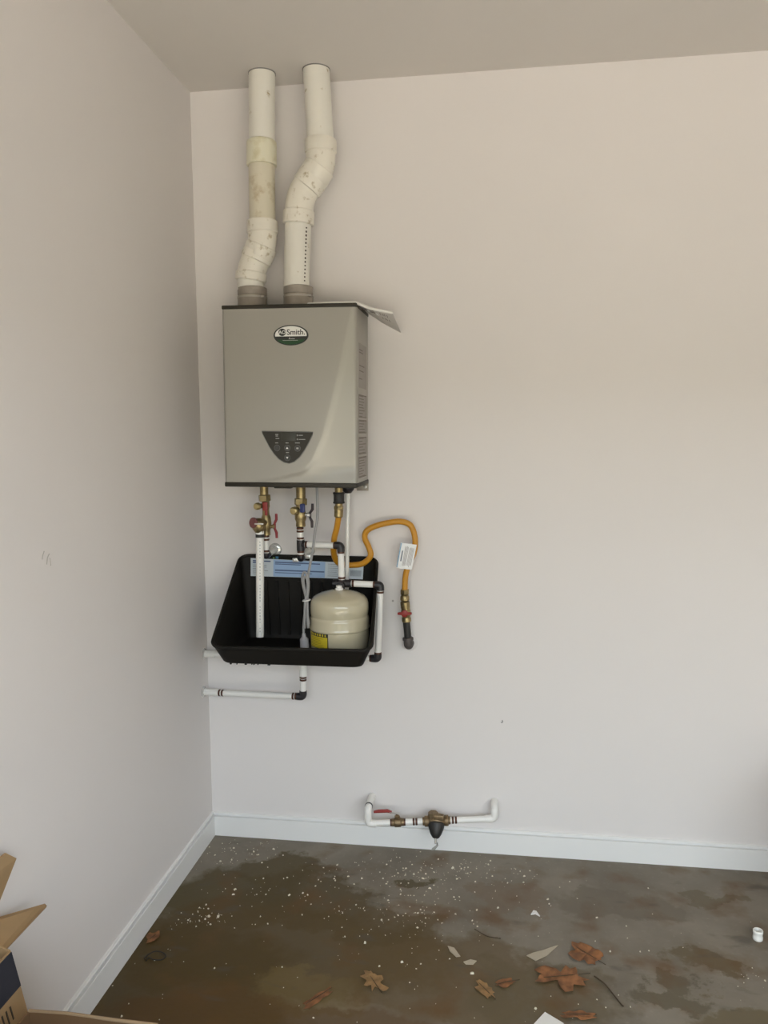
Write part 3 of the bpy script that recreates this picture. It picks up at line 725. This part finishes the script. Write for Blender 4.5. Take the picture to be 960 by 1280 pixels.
# ------------------------------------------------------------------ black tub
tb = thing('drain_tub', 'black plastic slant-sided tub mounted on the wall under the heater', 'tub', (.41, -.17, .777))
def rsq(r=.10, n=6):
    pts = []
    for (cx, cy, a0) in ((1 - r, 1 - r, 0), (r, 1 - r, 90), (r, r, 180), (1 - r, r, 270)):
        for k in range(n + 1):
            a = math.radians(a0 + 90 * k / n); pts.append((cx + r * math.cos(a), cy + r * math.sin(a)))
    return pts
BOT = [Vector(p) for p in ((.160, -.004, .780), (.642, -.004, .780), (.178, -.328, .778), (.648, -.328, .778))]
RIM = [Vector(p) for p in ((.140, -.004, 1.092), (.656, -.004, 1.088), (.142, -.345, .834), (.686, -.345, .838))]
def bil(C, s, t): return C[2].lerp(C[3], s).lerp(C[0].lerp(C[1], s), t)
def tubpt(s, t, h, inset=0.0, lift=0.0):
    s = inset + s * (1 - 2 * inset); t = inset + t * (1 - 2 * inset)
    p = bil(BOT, s, t).lerp(bil(RIM, s, t), h); p.z += lift; return p
sq = rsq(.07); n = len(sq); mb = MB()
levels = [(.0, .02), (.03, .005), (.10, 0), (.4, 0), (.7, 0), (1.0, 0)]
vs = []
for h, ins in levels: vs += [tubpt(s, t, h, ins) for s, t in sq]
fs = [tuple(reversed(range(n)))]
for l in range(len(levels) - 1):
    for k in range(n):
        k2 = (k + 1) % n; fs.append((l * n + k, l * n + k2, (l + 1) * n + k2, (l + 1) * n + k))
o0 = (len(levels) - 1) * n; base = len(vs)
for l, (h, ins) in enumerate(reversed(levels)): vs += [tubpt(s, t, h, ins + .011, .005 if h < .2 else 0) for s, t in sq]
for k in range(n):
    k2 = (k + 1) % n; fs.append((o0 + k, o0 + k2, base + k2, base + k))
for l in range(len(levels) - 1):
    for k in range(n):
        k2 = (k + 1) % n; fs.append((base + l * n + k, base + l * n + k2, base + (l + 1) * n + k2, base + (l + 1) * n + k))
fs.append(tuple(base + (len(levels) - 1) * n + k for k in range(n)))
mb.add(vs, fs).build('shell', M_TUB, tb, smooth=40)
rp = [tubpt(s, t, 1.0, .004) + Vector((0, 0, .001)) for s, t in sq]; rp.append(rp[0])
MB().tube(rp, .0062, 10, caps=False).build('rim', M_TUB, tb)
for s in (.17, .25, .33, .42, .50, .58):     # moulded ribs on the rear panel
    MB().slab([tubpt(s, .975, .06), tubpt(s + .022, .975, .06), tubpt(s + .022, .975, .72), tubpt(s, .975, .72)], .006).build('rib', M_TUB, tb)
lab0 = [(.184, 1.084), (.606, 1.070), (.602, 1.012), (.182, 1.017)]
def lp(u, v, o=0.0):
    a = Vector((lab0[0][0], 0, lab0[0][1])).lerp(Vector((lab0[1][0], 0, lab0[1][1])), u)
    b = Vector((lab0[3][0], 0, lab0[3][1])).lerp(Vector((lab0[2][0], 0, lab0[2][1])), u)
    p = a.lerp(b, v); p.y = -.0165 - o; return p
def lq(mb, u0, u1, v0, v1, o): return mb.slab([lp(u0, v0, o), lp(u1, v0, o), lp(u1, v1, o), lp(u0, v1, o)], .0005)
lab = lq(MB(), 0, 1, 0, 1, 0).build('paper_label', M_LABW, tb, smooth=0)
lab['label'] = 'pale blue printed paper label'
lq(MB(), .205, .665, .02, .98, .0006).build('blue_panel', M_LABB, lab, smooth=0)
m = MB()
lq(m, .02, .18, .10, .17, .0012); lq(m, .02, .08, .2, .27, .0012)
lq(m, .22, .62, .13, .20, .0012); lq(m, .22, .45, .24, .29, .0012); lq(m, .22, .66, .58, .66, .0012); lq(m, .22, .55, .74, .78, .0012)
m.build('heading_print', M_LABT, lab, smooth=0, kind='stuff')
m = MB()
for k in range(6): lq(m, .02, .02 + R.uniform(.1, .16), .36 + k * .1, .385 + k * .1, .0012)
for k in range(7): lq(m, .69, .69 + R.uniform(.08, .13), .12 + k * .12, .145 + k * .12, .0012)
for k in range(14): lq(m, .89 + k * .0068, .8925 + k * .0068, .45, .82, .0012)
m.build('fine_print', M_LABT2, lab, smooth=0, kind='stuff')
lq(MB(), .20, .215, -.12, -.02, .001).build('green_sticker', mat('sticker_green', (.10, .2, .06), rough=.6), tb, smooth=0)
lq(MB(), .225, .25, -.17, -.03, .001).build('blue_sticker', mat('sticker_blue', (.03, .14, .25), rough=.5), tb, smooth=0)
m = MB()
for k in range(9):
    x = .20 + R.uniform(0, .16); m.box((x, -.322, .7775), (R.uniform(.003, .009), .006, R.uniform(.003, .006)), .0006)
m.build('ragged_edge', M_TUB, tb, kind='stuff')

# ------------------------------------------------------------------ expansion tank
TX, TY = .548, -.182
et = thing('expansion_tank', 'beige metal expansion tank standing in the black tub', 'tank', (TX, TY, .787))
MB().lathe([(0, .7865), (.085, .7875), (.097, .795), (.1015, .806), (.1015, .874), (.1040, .877), (.1045, .880), (.1040, .883), (.1025, .887), (.1020, .910), (.1000, .917), (.0985, .920), (.0985, .923), (.1000, .928), (.1008, .948), (.0995, .963), (.0955, .975), (.086, .985), (.070, .993), (.050, .999), (.028, 1.004), (.015, 1.006), (0, 1.0065)], (TX, TY, 0), (0, 0, 1), 64).build('body', M_TANK, et)
MB().lathe([(.014, 0), (.014, .006), (.0105, .008), (.0105, .016)], (TX, TY, 1.005)).build('neck', M_PEX, et)
def cpatch(mb, a0, a1, z0, z1, r, n=10):
    vs, fs = [], []
    for rr in (r, r - .0008):
        for k in range(n + 1):
            a = math.radians(a0 + (a1 - a0) * k / n)
            for z in (z0, z1): vs.append((TX + rr * math.sin(a), TY - rr * math.cos(a), z))
    N2 = 2 * (n + 1)
    for k in range(n):
        b = 2 * k; fs += [(b, b + 1, b + 3, b + 2), (N2 + b, N2 + b + 2, N2 + b + 3, N2 + b + 1), (b, b + 2, N2 + b + 2, N2 + b), (b + 1, N2 + b + 1, N2 + b + 3, b + 3)]
    fs += [(0, N2, N2 + 1, 1), (2 * n, 2 * n + 1, N2 + 2 * n + 1, N2 + 2 * n)]
    return mb.add(vs, fs)
tl = cpatch(MB(), -62, -11, .822, .8745, .1022).build('warning_label', M_TBLK, et)
tl['label'] = 'yellow and black warning sticker'
cpatch(MB(), -59, -12.5, .824, .8625, .1027).build('yellow_field', M_TYEL, tl)
m = MB()
for k in range(8): cpatch(m, -60 + k * 6, -57.4 + k * 6, .865, .8725, .1027, 3)
m.build('hazard_dash', M_TYEL, tl, kind='stuff')
m = MB()
for k in range(6): cpatch(m, -56, -56 + R.uniform(26, 38), .828 + k * .0057, .8292 + k * .0057, .1031, 6)
m.build('fine_print', mat('tank_print_olive', (.25, .19, .015), rough=.6), tl, kind='stuff')

# ------------------------------------------------------------------ power cord
pc = thing('power_cord', 'grey power cord hanging from the heater in a tied bundle', 'cord', (.44, -.20, .80))
main = [(.473, -.17, 1.366), (.4745, -.17, 1.30), (.473, -.17, 1.25), (.465, -.175, 1.20), (.457, -.18, 1.14), (.449, -.19, 1.09), (.444, -.20, 1.05), (.443, -.21, 1.00), (.4415, -.215, .975), (.443, -.22, .94), (.450, -.235, .915), (.455, -.245, .90)]
MB().tube(smooth_path(main, 6), .0046, 10).build('cord', M_CORD, pc)
l1 = [(.452, -.243, .885), (.444, -.225, .93), (.440, -.213, .975), (.426, -.205, 1.03), (.4255, -.205, 1.055), (.432, -.205, 1.068), (.442, -.207, 1.06), (.448, -.21, 1.03), (.4435, -.217, .975), (.436, -.222, .93), (.432, -.225, .89), (.432, -.228, .855)]
MB().tube(smooth_path(l1, 6), .0043, 10).build('loop', M_CORD, pc)
l2 = [(.455, -.250, .892), (.449, -.235, .93), (.4445, -.222, .975), (.433, -.212, 1.02), (.431, -.212, 1.045), (.438, -.213, 1.055), (.445, -.216, 1.04), (.446, -.219, 1.0), (.439, -.224, .972), (.437, -.228, .92), (.4365, -.23, .88)]
MB().tube(smooth_path(l2, 6), .0043, 10).build('loop', M_CORD, pc)
MB().tube([(.4415 + .0125 * math.cos(a * math.pi / 8), -.217 + .014 * math.sin(a * math.pi / 8), .9745 + .0015 * math.cos(a * math.pi / 8)) for a in range(17)], .0022, 8).build('zip_tie', M_TIE, pc)
pg = MB().lathe([(.006, 0), (.008, .012), (.0145, .02), (.0155, .045), (.015, .06), (.0125, .062)], (.4325, -.228, .862), (.06, -.04, -1), 16).build('plug', M_PLUG, pc)
for dx in (-.006, .006): MB().box((.436 + dx, -.230, .793), (.0016, .006, .014)).build('prong', M_STEEL, pg)

# ------------------------------------------------------------------ tub drain
td = thing('tub_drain_pipe', 'white drain pipe below the tub running to the side wall', 'pipe', (.39, -.09, .59))
MB().lathe([(.0175, 0), (.0185, .003), (.0185, .036), (.022, .040), (.022, .068)], (.393, -.09, .672 + .038), (0, 0, 1), 20).build('tailpiece', M_CPVC, td)
MB().lathe([(.0135, 0), (.0135, .05)], (.393, -.09, .668), (0, 0, 1), 20).build('bushing', M_CPVC, td)
pipe(td, (.3925, -.09, .675), (.3915, -.09, .610)); ring(td, (.3922, -.09, .655), (0, 0, 1)); ring(td, (.3922, -.09, .664), (0, 0, 1))
fit(td, [(.3915, -.09, .614), (.391, -.09, .591), (.368, -.0885, .5915)], rad=.014)
ring(td, (.364, -.0882, .5915), (1, -.06, 0)); ring(td, (.354, -.0877, .5913), (1, -.06, 0))
pipe(td, (.370, -.0886, .5916), (.060, -.062, .584)); ring(td, (.079, -.0633, .5845), (1, -.09, 0)); ring(td, (.067, -.0625, .584), (1, -.09, 0))
fit(td, [(.062, -.062, .584), (.02, -.056, .583), (.0005, -.053, .583)], r=.0130, mt=M_PEX, name='sleeve')
plate(td, (.0005, -.053, .583), (1, 0, 0), r=.022)

# ------------------------------------------------------------------ low supply line on the wall
sp = thing('supply_pipe', 'white pipe bridge standing off the wall just above the baseboard', 'pipe', (.85, -.07, .13))
fit(sp, [(.626, -.001, .188), (.626, -.100, .188), (.626, -.100, .132), (.655, -.0985, .1325)], r=.0132, mt=M_PEX, rad=.017)
MB().lathe([(.0145, 0), (.0145, .006)], (.626, -.0845, .188), (0, 1, 0), 18).build('dark_collar', M_BLKF, sp)
def along(x):
    t = (x - .626) / (1.079 - .626); return (x, -.100 + .05 * t, .132 + .022 * t)
AX = (1, .11, .05)
pipe(sp, along(.650), along(.714)); ring(sp, along(.709), AX); ring(sp, along(.757), AX)
pipe(sp, along(.752), along(.822)); ring(sp, along(.790), AX); ring(sp, along(.800), AX)
pipe(sp, along(.915), along(1.055)); ring(sp, along(.930), AX); ring(sp, along(.941), AX)
fit(sp, [along(1.047), (1.079, -.050, .154), (1.079, -.050, .192), (1.079, -.001, .196)], r=.0135, mt=M_PEX, rad=.017)
bv = thing('ball_valve', 'small bronze ball valve with a red lever on the low supply pipe', 'valve', along(.73))
MB().lathe([(.0135, 0), (.0135, .008), (.0165, .012), (.0165, .032), (.0135, .036), (.0135, .044)], along(.711), AX, 12).build('body', M_BRONZE, bv)
MB().cyl(along(.731), Vector(along(.731)) + Vector((0, 0, .034)), .0055).hexnut(Vector(along(.731)) + Vector((0, 0, .016)), Vector(along(.731)) + Vector((0, 0, .026)), .0095).build('stem', M_BRONZE, bv)
b0 = Vector(along(.731)) + Vector((0, 0, .033))
lv = MB().slab([b0 + Vector((.006, -.007, 0)), b0 + Vector((.006, .007, 0)), b0 + Vector((-.03, .005, .006)), b0 + Vector((-.03, -.005, .006))], .002).build('lever', M_STEEL, bv)
MB().tube([b0 + Vector((-.020, 0, .004)), b0 + Vector((-.035, 0, .008)), b0 + Vector((-.068, -.003, .006)), b0 + Vector((-.085, -.004, .003))], [.0045, .0062, .0062, .0045], 10).build('grip', M_RED, bv)
pv = thing('pressure_regulator', 'bronze pressure regulator with a dark bell on the low supply pipe', 'regulator', along(.872))
c0 = Vector(along(.872))
MB().lathe([(.014, 0), (.0145, .006), (.019, .008), (.019, .020), (.0165, .024), (.025, .036), (.0275, .050), (.025, .064), (.0165, .076), (.019, .080), (.019, .092), (.0145, .094), (.0135, .1)], along(.822), AX, 16).build('body', M_BRONZE, pv)
MB().hexnut(c0 + Vector((-.012, 0, .014)), c0 + Vector((-.012, 0, .032)), .019).box(c0 + Vector((.008, -.012, .020)), (.04, .02, .022), .005).build('cap', M_BRONZE, pv)
ax = Vector((0, -.62, -.78))
MB().lathe([(.026, 0), (.0295, .006), (.0285, .014), (.026, .022), (.020, .038), (.012, .050), (.006, .053)], c0 + Vector((0, -.008, -.004)), ax, 24).build('bell', M_IRON, pv)
MB().cyl(c0 + Vector((0, -.008, -.004)) + ax * .050, c0 + Vector((0, -.008, -.004)) + ax * .070, .0042, 12).build('adjusting_screw', M_STEEL, pv)
e0 = c0 + Vector((0, -.008, -.004)) + ax * .064
MB().slab([e0 + Vector((.007, -.001, .002)), e0 + Vector((.010, -.003, -.012)), e0 + Vector((-.002, -.006, -.028)), e0 + Vector((-.016, -.006, -.030)), e0 + Vector((-.012, -.004, -.022)), e0 + Vector((.002, -.002, -.012))], .0012).build('metal_tag', mat('tag_metal', (.30, .29, .27), rough=.4, metal=.8), pv, smooth=0)

# ------------------------------------------------------------------ cardboard boxes, lower corner of the picture
ba = thing('cardboard_box', 'tall brown cardboard box with navy print and raised flaps, leaning on the wall', 'box', (.09, -1.66, 0), 'cardboard boxes')
YA, YN, CT = -1.42, -1.90, .004
def quadp(nm, pts, m=M_CARD, par=ba, th=CT): return MB().slab(pts, th).build(nm, m, par, smooth=0)
side = quadp('side_panel', [(.112, YA, .505), (.148, YA, .350), (.195, YA, .0022), (.195, YN, .0022), (.148, YN, .350), (.112, YN, .505)])
side['label'] = 'brown printed side panel with a navy block'
def sidep(y, z, o=.0028):
    x = .112 + (.505 - z) * (.036 / .155) if z > .35 else .148 + (.35 - z) * (.047 / .348)
    return (x + o, y, z)
MB().slab([sidep(YA - .0, .503), sidep(YA - .0, .432), sidep(YN, .432), sidep(YN, .503)], .0012).build('navy_print', M_NAVY, side, smooth=0)
m = MB()
for k in range(5):
    y = YA - .04 - k * .013; m.slab([sidep(y, .392), sidep(y - .0035, .392), sidep(y - .0035, .418), sidep(y, .418)], .0008)
m.build('dark_print', M_INK, side, smooth=0, kind='stuff')
m = MB()
for k in range(4):
    y = YA - .035 - k * .02; m.slab([sidep(y, .362), sidep(y - .012, .362), sidep(y - .012, .374), sidep(y, .374)], .0008)
m.build('red_print', M_REDP, side, smooth=0, kind='stuff')
quadp('back_panel', [(.008, YA, .545), (.008, YA, .0022), (.008, YN, .0022), (.008, YN, .545)])
quadp('end_panel', [(.010, YA, .543), (.112, YA, .505), (.148, YA, .350), (.193, YA, .0022), (.010, YA, .0022)])
quadp('end_panel', [(.010, YN, .543), (.112, YN, .505), (.148, YN, .350), (.193, YN, .0022), (.010, YN, .0022)])
quadp('base_panel', [(.010, YA, .003), (.193, YA, .003), (.193, YN, .003), (.010, YN, .003)])
fl = quadp('flap', [(.014, YA, .540), (.094, YA - .002, .496), (.082, -1.240, .484), (.068, -1.226, .479), (.014, -1.306, .495)])
quadp('flap', [(.007, -1.318, .508), (.034, -1.270, .612), (.031, -1.30, .640), (.028, -1.86, .66), (.004, -1.86, .508)])
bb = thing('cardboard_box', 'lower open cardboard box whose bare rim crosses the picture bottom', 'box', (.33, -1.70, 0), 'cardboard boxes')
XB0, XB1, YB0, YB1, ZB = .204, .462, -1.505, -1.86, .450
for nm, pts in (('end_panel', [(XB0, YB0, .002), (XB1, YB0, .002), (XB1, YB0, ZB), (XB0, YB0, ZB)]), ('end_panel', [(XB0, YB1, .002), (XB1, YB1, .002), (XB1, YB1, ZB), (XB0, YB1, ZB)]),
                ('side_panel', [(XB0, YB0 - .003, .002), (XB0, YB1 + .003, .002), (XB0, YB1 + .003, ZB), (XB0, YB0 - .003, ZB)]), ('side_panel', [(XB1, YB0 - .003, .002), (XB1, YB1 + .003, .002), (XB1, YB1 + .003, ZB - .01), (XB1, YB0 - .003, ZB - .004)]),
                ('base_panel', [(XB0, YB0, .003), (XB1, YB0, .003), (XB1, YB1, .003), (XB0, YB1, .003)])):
    quadp(nm, pts, mat('shaded_kraft', (.15, .082, .036), rough=.85, var=.08, vscale=14), par=bb, th=.005)  # shade inside the open box is put into this darker cardboard colour
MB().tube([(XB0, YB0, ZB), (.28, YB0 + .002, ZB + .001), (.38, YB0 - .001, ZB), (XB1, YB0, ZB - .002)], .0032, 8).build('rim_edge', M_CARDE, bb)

# closed cartons added just out of frame to shade the walls
def carton(label, x0, x1, y0, y1, h):
    t = thing('shade_carton', label, 'box', ((x0 + x1) / 2, (y0 + y1) / 2, 0), 'added shade cartons')
    MB().box(((x0 + x1) / 2, (y0 + y1) / 2, h / 2), (x1 - x0, y1 - y0, h - .002), .004).build('carton_body', M_CARD, t)
    for sgn in (-1, 1):
        xm = (x0 + x1) / 2; xe = x0 + .001 if sgn < 0 else x1 - .001
        MB().box(((xm + xe) / 2 + sgn * .0008, (y0 + y1) / 2, h + .0012), (abs(xe - xm) - .0016, y1 - y0 - .004, .0036), .001).build('top_flap', M_CARD, t)
    MB().box(((x0 + x1) / 2, (y0 + y1) / 2, h + .0033), (.05, y1 - y0 - .002, .0006)).build('packing_tape', M_SCRAP, t)
carton('closed brown carton added out of frame to shade the side wall, nearer than the open boxes', .03, .46, -2.50, -1.95, .72)
carton('closed brown carton added out of frame to shade the back wall beyond the loose coupling', 2.085, 2.52, -.62, -.03, .46)

# ------------------------------------------------------------------ litter on the floor
def leaf(name, label, c, size, rz, m, seed, jag=.28, asp=.55, lift=.012, stem=True):
    r = random.Random(seed); n = 26; t = thing(name, label, 'leaf', (c[0], c[1], 0), 'dead leaves on the floor')
    rot = Matrix.Rotation(rz, 3, 'Z'); top = []
    for k in range(n):
        a = 2 * math.pi * k / n; rad = size * (.72 + jag * 1.3 * noise.noise(Vector((math.cos(a) * 1.7, math.sin(a) * 1.7, seed * 3.3))) + r.uniform(-.16, .16) * jag * 3)
        top.append(Vector((rad * math.cos(a), rad * asp * math.sin(a), 0)))
    vs = [Vector((0, 0, .004))] + [p * .55 for p in top] + top
    out = []
    for p in vs:
        q = p.copy(); q.z = .0022 + lift * abs(noise.noise(Vector((p.x * 28 + seed, p.y * 28, seed * .37)))) + lift * .7 * max(0, p.length / size - .5) * r.uniform(.2, 1)
        out.append(rot @ q + Vector(c))
    k = len(out); allv = out + [v - Vector((0, 0, .0009)) for v in out]; fs = []
    for i in range(n):
        j = (i + 1) % n
        for o, fl_ in ((0, False), (k, True)):
            f1, f2 = (o, o + 1 + i, o + 1 + j), (o + 1 + i, o + 1 + n + i, o + 1 + n + j, o + 1 + j)
            fs += [f1, f2]
        fs.append((1 + n + i, 1 + n + j, k + 1 + n + j, k + 1 + n + i))
    MB().add(allv, fs).build('blade', m, t, smooth=25)
    vein = MB().tube([rot @ Vector((-size * .55, 0, .006)) + Vector(c), rot @ Vector((0, 0, .0065)) + Vector(c), rot @ Vector((size * .9, size * .05, .003)) + Vector(c)], [.0006, .0009, .001], 6)
    if stem: vein.build('stem', M_TWIG, t)
    return t
leaf('dead_leaf', 'rust-brown curled leaf beside the tan scrap on the floor', (1.350, -.545, 0), .072, -.75, M_LEAF, 3, lift=.016, asp=.75)
leaf('dead_leaf', 'crumbled brown leaf with ragged edges in front of the tan scrap', (1.27, -.655, 0), .095, .25, M_LEAF, 5, jag=.4, asp=.6)
leaf('dead_leaf', 'small tan leaf half curled at the picture bottom centre', (1.055, -.735, 0), .050, -.9, M_LEAF2, 8, lift=.018, asp=.5)
leaf('dead_leaf', 'flat russet leaf fragment next to the half-curled tan leaf', (1.115, -.70, 0), .045, .4, M_LEAF, 11, asp=.4)
leaf('dead_leaf', 'star-shaped tan leaf with thin stem in front of the heater', (.742, -.74, 0), .060, -1.0, M_LEAF2, 14, jag=.5, asp=.55)
leaf('dead_leaf', 'dull red-brown leaf lying flat at the picture bottom', (.600, -.83, 0), .065, .9, M_LEAF, 17, asp=.3, lift=.006)
leaf('dead_leaf', 'brown leaf against the side baseboard by the wire loop', (.042, -.64, 0), .034, 1.2, M_LEAF, 20, asp=.7)
leaf('dead_leaf', 'dark brown leaf crumb beside the white paper corner', (1.30, -.80, 0), .055, .1, M_LEAF, 23, asp=.4)

def scrap(name, label, cat, poly, z, th, m, group=None):
    c = Vector((0, 0, 0))
    for p in poly: c += Vector((p[0], p[1], 0))
    c /= len(poly)
    o = MB().slab([(x, y, z + th / 2 + R.uniform(0, .002)) for x, y in poly], th).build(name, m, origin=(c.x, c.y, 0), smooth=0)
    return tag(o, label, cat, group)
scrap('paper_scrap', 'pointed tan paper scrap lying by the rust-brown leaf', 'scrap', [(1.175, -.575), (1.200, -.595), (1.235, -.565), (1.270, -.515), (1.262, -.520), (1.225, -.545), (1.195, -.560)], .0005, .002, M_SCRAP)
scrap('paper_scrap', 'white paper corner at the very bottom edge of the picture', 'scrap', [(1.175, -.86), (1.215, -.80), (1.262, -.835), (1.225, -.90)], .0005, .0015, M_PAPER)
scrap('paper_scrap', 'crumpled white bit alone on the grey concrete', 'scrap', [(1.196, -.372), (1.205, -.350), (1.214, -.352), (1.224, -.376), (1.210, -.366)], .0005, .004, M_PAPER)
scrap('paper_scrap', 'narrow dusty tan scrap in the middle of the floor', 'scrap', [(.942, -.560), (.962, -.568), (.982, -.605), (.970, -.607), (.950, -.585)], .0005, .002, M_SCRAP)
scrap('paper_scrap', 'small pale flat scrap left of the half-curled tan leaf', 'scrap', [(.992, -.628), (1.012, -.615), (1.030, -.617), (1.020, -.634), (1.0, -.636)], .0005, .002, M_SCRAP)
cpb = thing('pipe_coupling', 'short white plastic pipe coupling standing on the bare floor', 'coupling', (1.872, -.405, 0))
MB().lathe([(.0105, .003), (.0105, .001), (.0135, .0005), (.0145, .002), (.0145, .010), (.0135, .012), (.0135, .020), (.0145, .022), (.0145, .029), (.0135, .0305), (.0105, .0300), (.0105, .003)], (1.872, -.405, 0), (0, 0, 1), 24).build('sleeve', M_CPVC, cpb)
tag(MB().tube(smooth_path([(.060, -.735, .002), (.064, -.715, .003), (.080, -.700, .004), (.104, -.702, .003), (.118, -.716, .002), (.110, -.732, .002), (.088, -.736, .004), (.072, -.728, .002), (.068, -.742, .002)]), .0016, 8).build('wire_loop', M_WIRE, origin=(.09, -.72, 0)), 'thin black wire loop on the floor near the side baseboard', 'wire')
tag(MB().tube(smooth_path([(1.362, -.640, .003), (1.385, -.670, .005), (1.402, -.705, .004), (1.420, -.745, .003), (1.424, -.752, .004)]), .0018, 8).build('twig', M_TWIG, origin=(1.39, -.7, 0)), 'thin dark twig lying past the crumbled leaf', 'twig')
tag(MB().tube(smooth_path([(1.02, -.470, .003), (1.06, -.500, .003), (1.10, -.505, .003)]), .0014, 8).build('twig', M_TWIG, origin=(1.06, -.49, 0)), 'short dark twig in the middle of the concrete', 'twig')

# drywall crumbs: far too many and too small to count
cr = MB(); rr = random.Random(21)
clusters = [(.92, -.14, .14, .05, 110), (.67, -.19, .14, .06, 70), (.26, -.34, .06, .03, 10), (.16, -.52, .04, .03, 60), (.57, -.43, .07, .03, 14), (.83, -.43, .12, .06, 90), (.33, -.41, .10, .05, 14),
            (.15, -.10, .08, .05, 50), (.08, -.20, .04, .05, 12), (1.80, -.60, .05, .03, 12), (1.25, -.82, .08, .03, 10), (.87, -.26, .16, .05, 46), (1.1, -.10, .15, .04, 16), (.81, -.64, .10, .06, 12), (.5, -.5, .35, .2, 50), (.9, -.45, .5, .25, 120), (.15, -.8, .12, .15, 18), (.25, -.3, .15, .15, 26)]
for (cx, cy, sx, sy, n) in clusters:
    for k in range(n):
        x, y = rr.gauss(cx, sx), rr.gauss(cy, sy)
        if x < .02 or y > -.02: continue
        s = .0010 * math.exp(rr.gauss(0, .6)); s = min(s, .0042)
        rt = Matrix.Rotation(rr.uniform(0, 6.3), 3, 'Z') @ Matrix.Rotation(rr.uniform(-.4, .4), 3, 'X')
        d = Vector((s * rr.uniform(.8, 1.7), s, s * rr.uniform(.4, .8)))
        pts = [rt @ Vector((a * d.x, b * d.y, 0)) + Vector((x, y, .0003)) for a, b in ((-1, -.7), (.8, -1), (1, .8), (-.7, 1))] + [rt @ Vector((a * d.x * .6, b * d.y * .6, d.z * 1.6)) + Vector((x, y, .0006)) for a, b in ((-1, -1), (1, -.6), (.7, 1), (-1, .8))]
        cr.add(pts, [(0, 3, 2, 1), (4, 5, 6, 7), (0, 1, 5, 4), (1, 2, 6, 5), (2, 3, 7, 6), (3, 0, 4, 7)])
co = cr.build('drywall_crumbs', M_CRUMB, smooth=0, kind='stuff')
tag(co, 'pale drywall crumbs sprinkled over the stained concrete', 'crumbs')
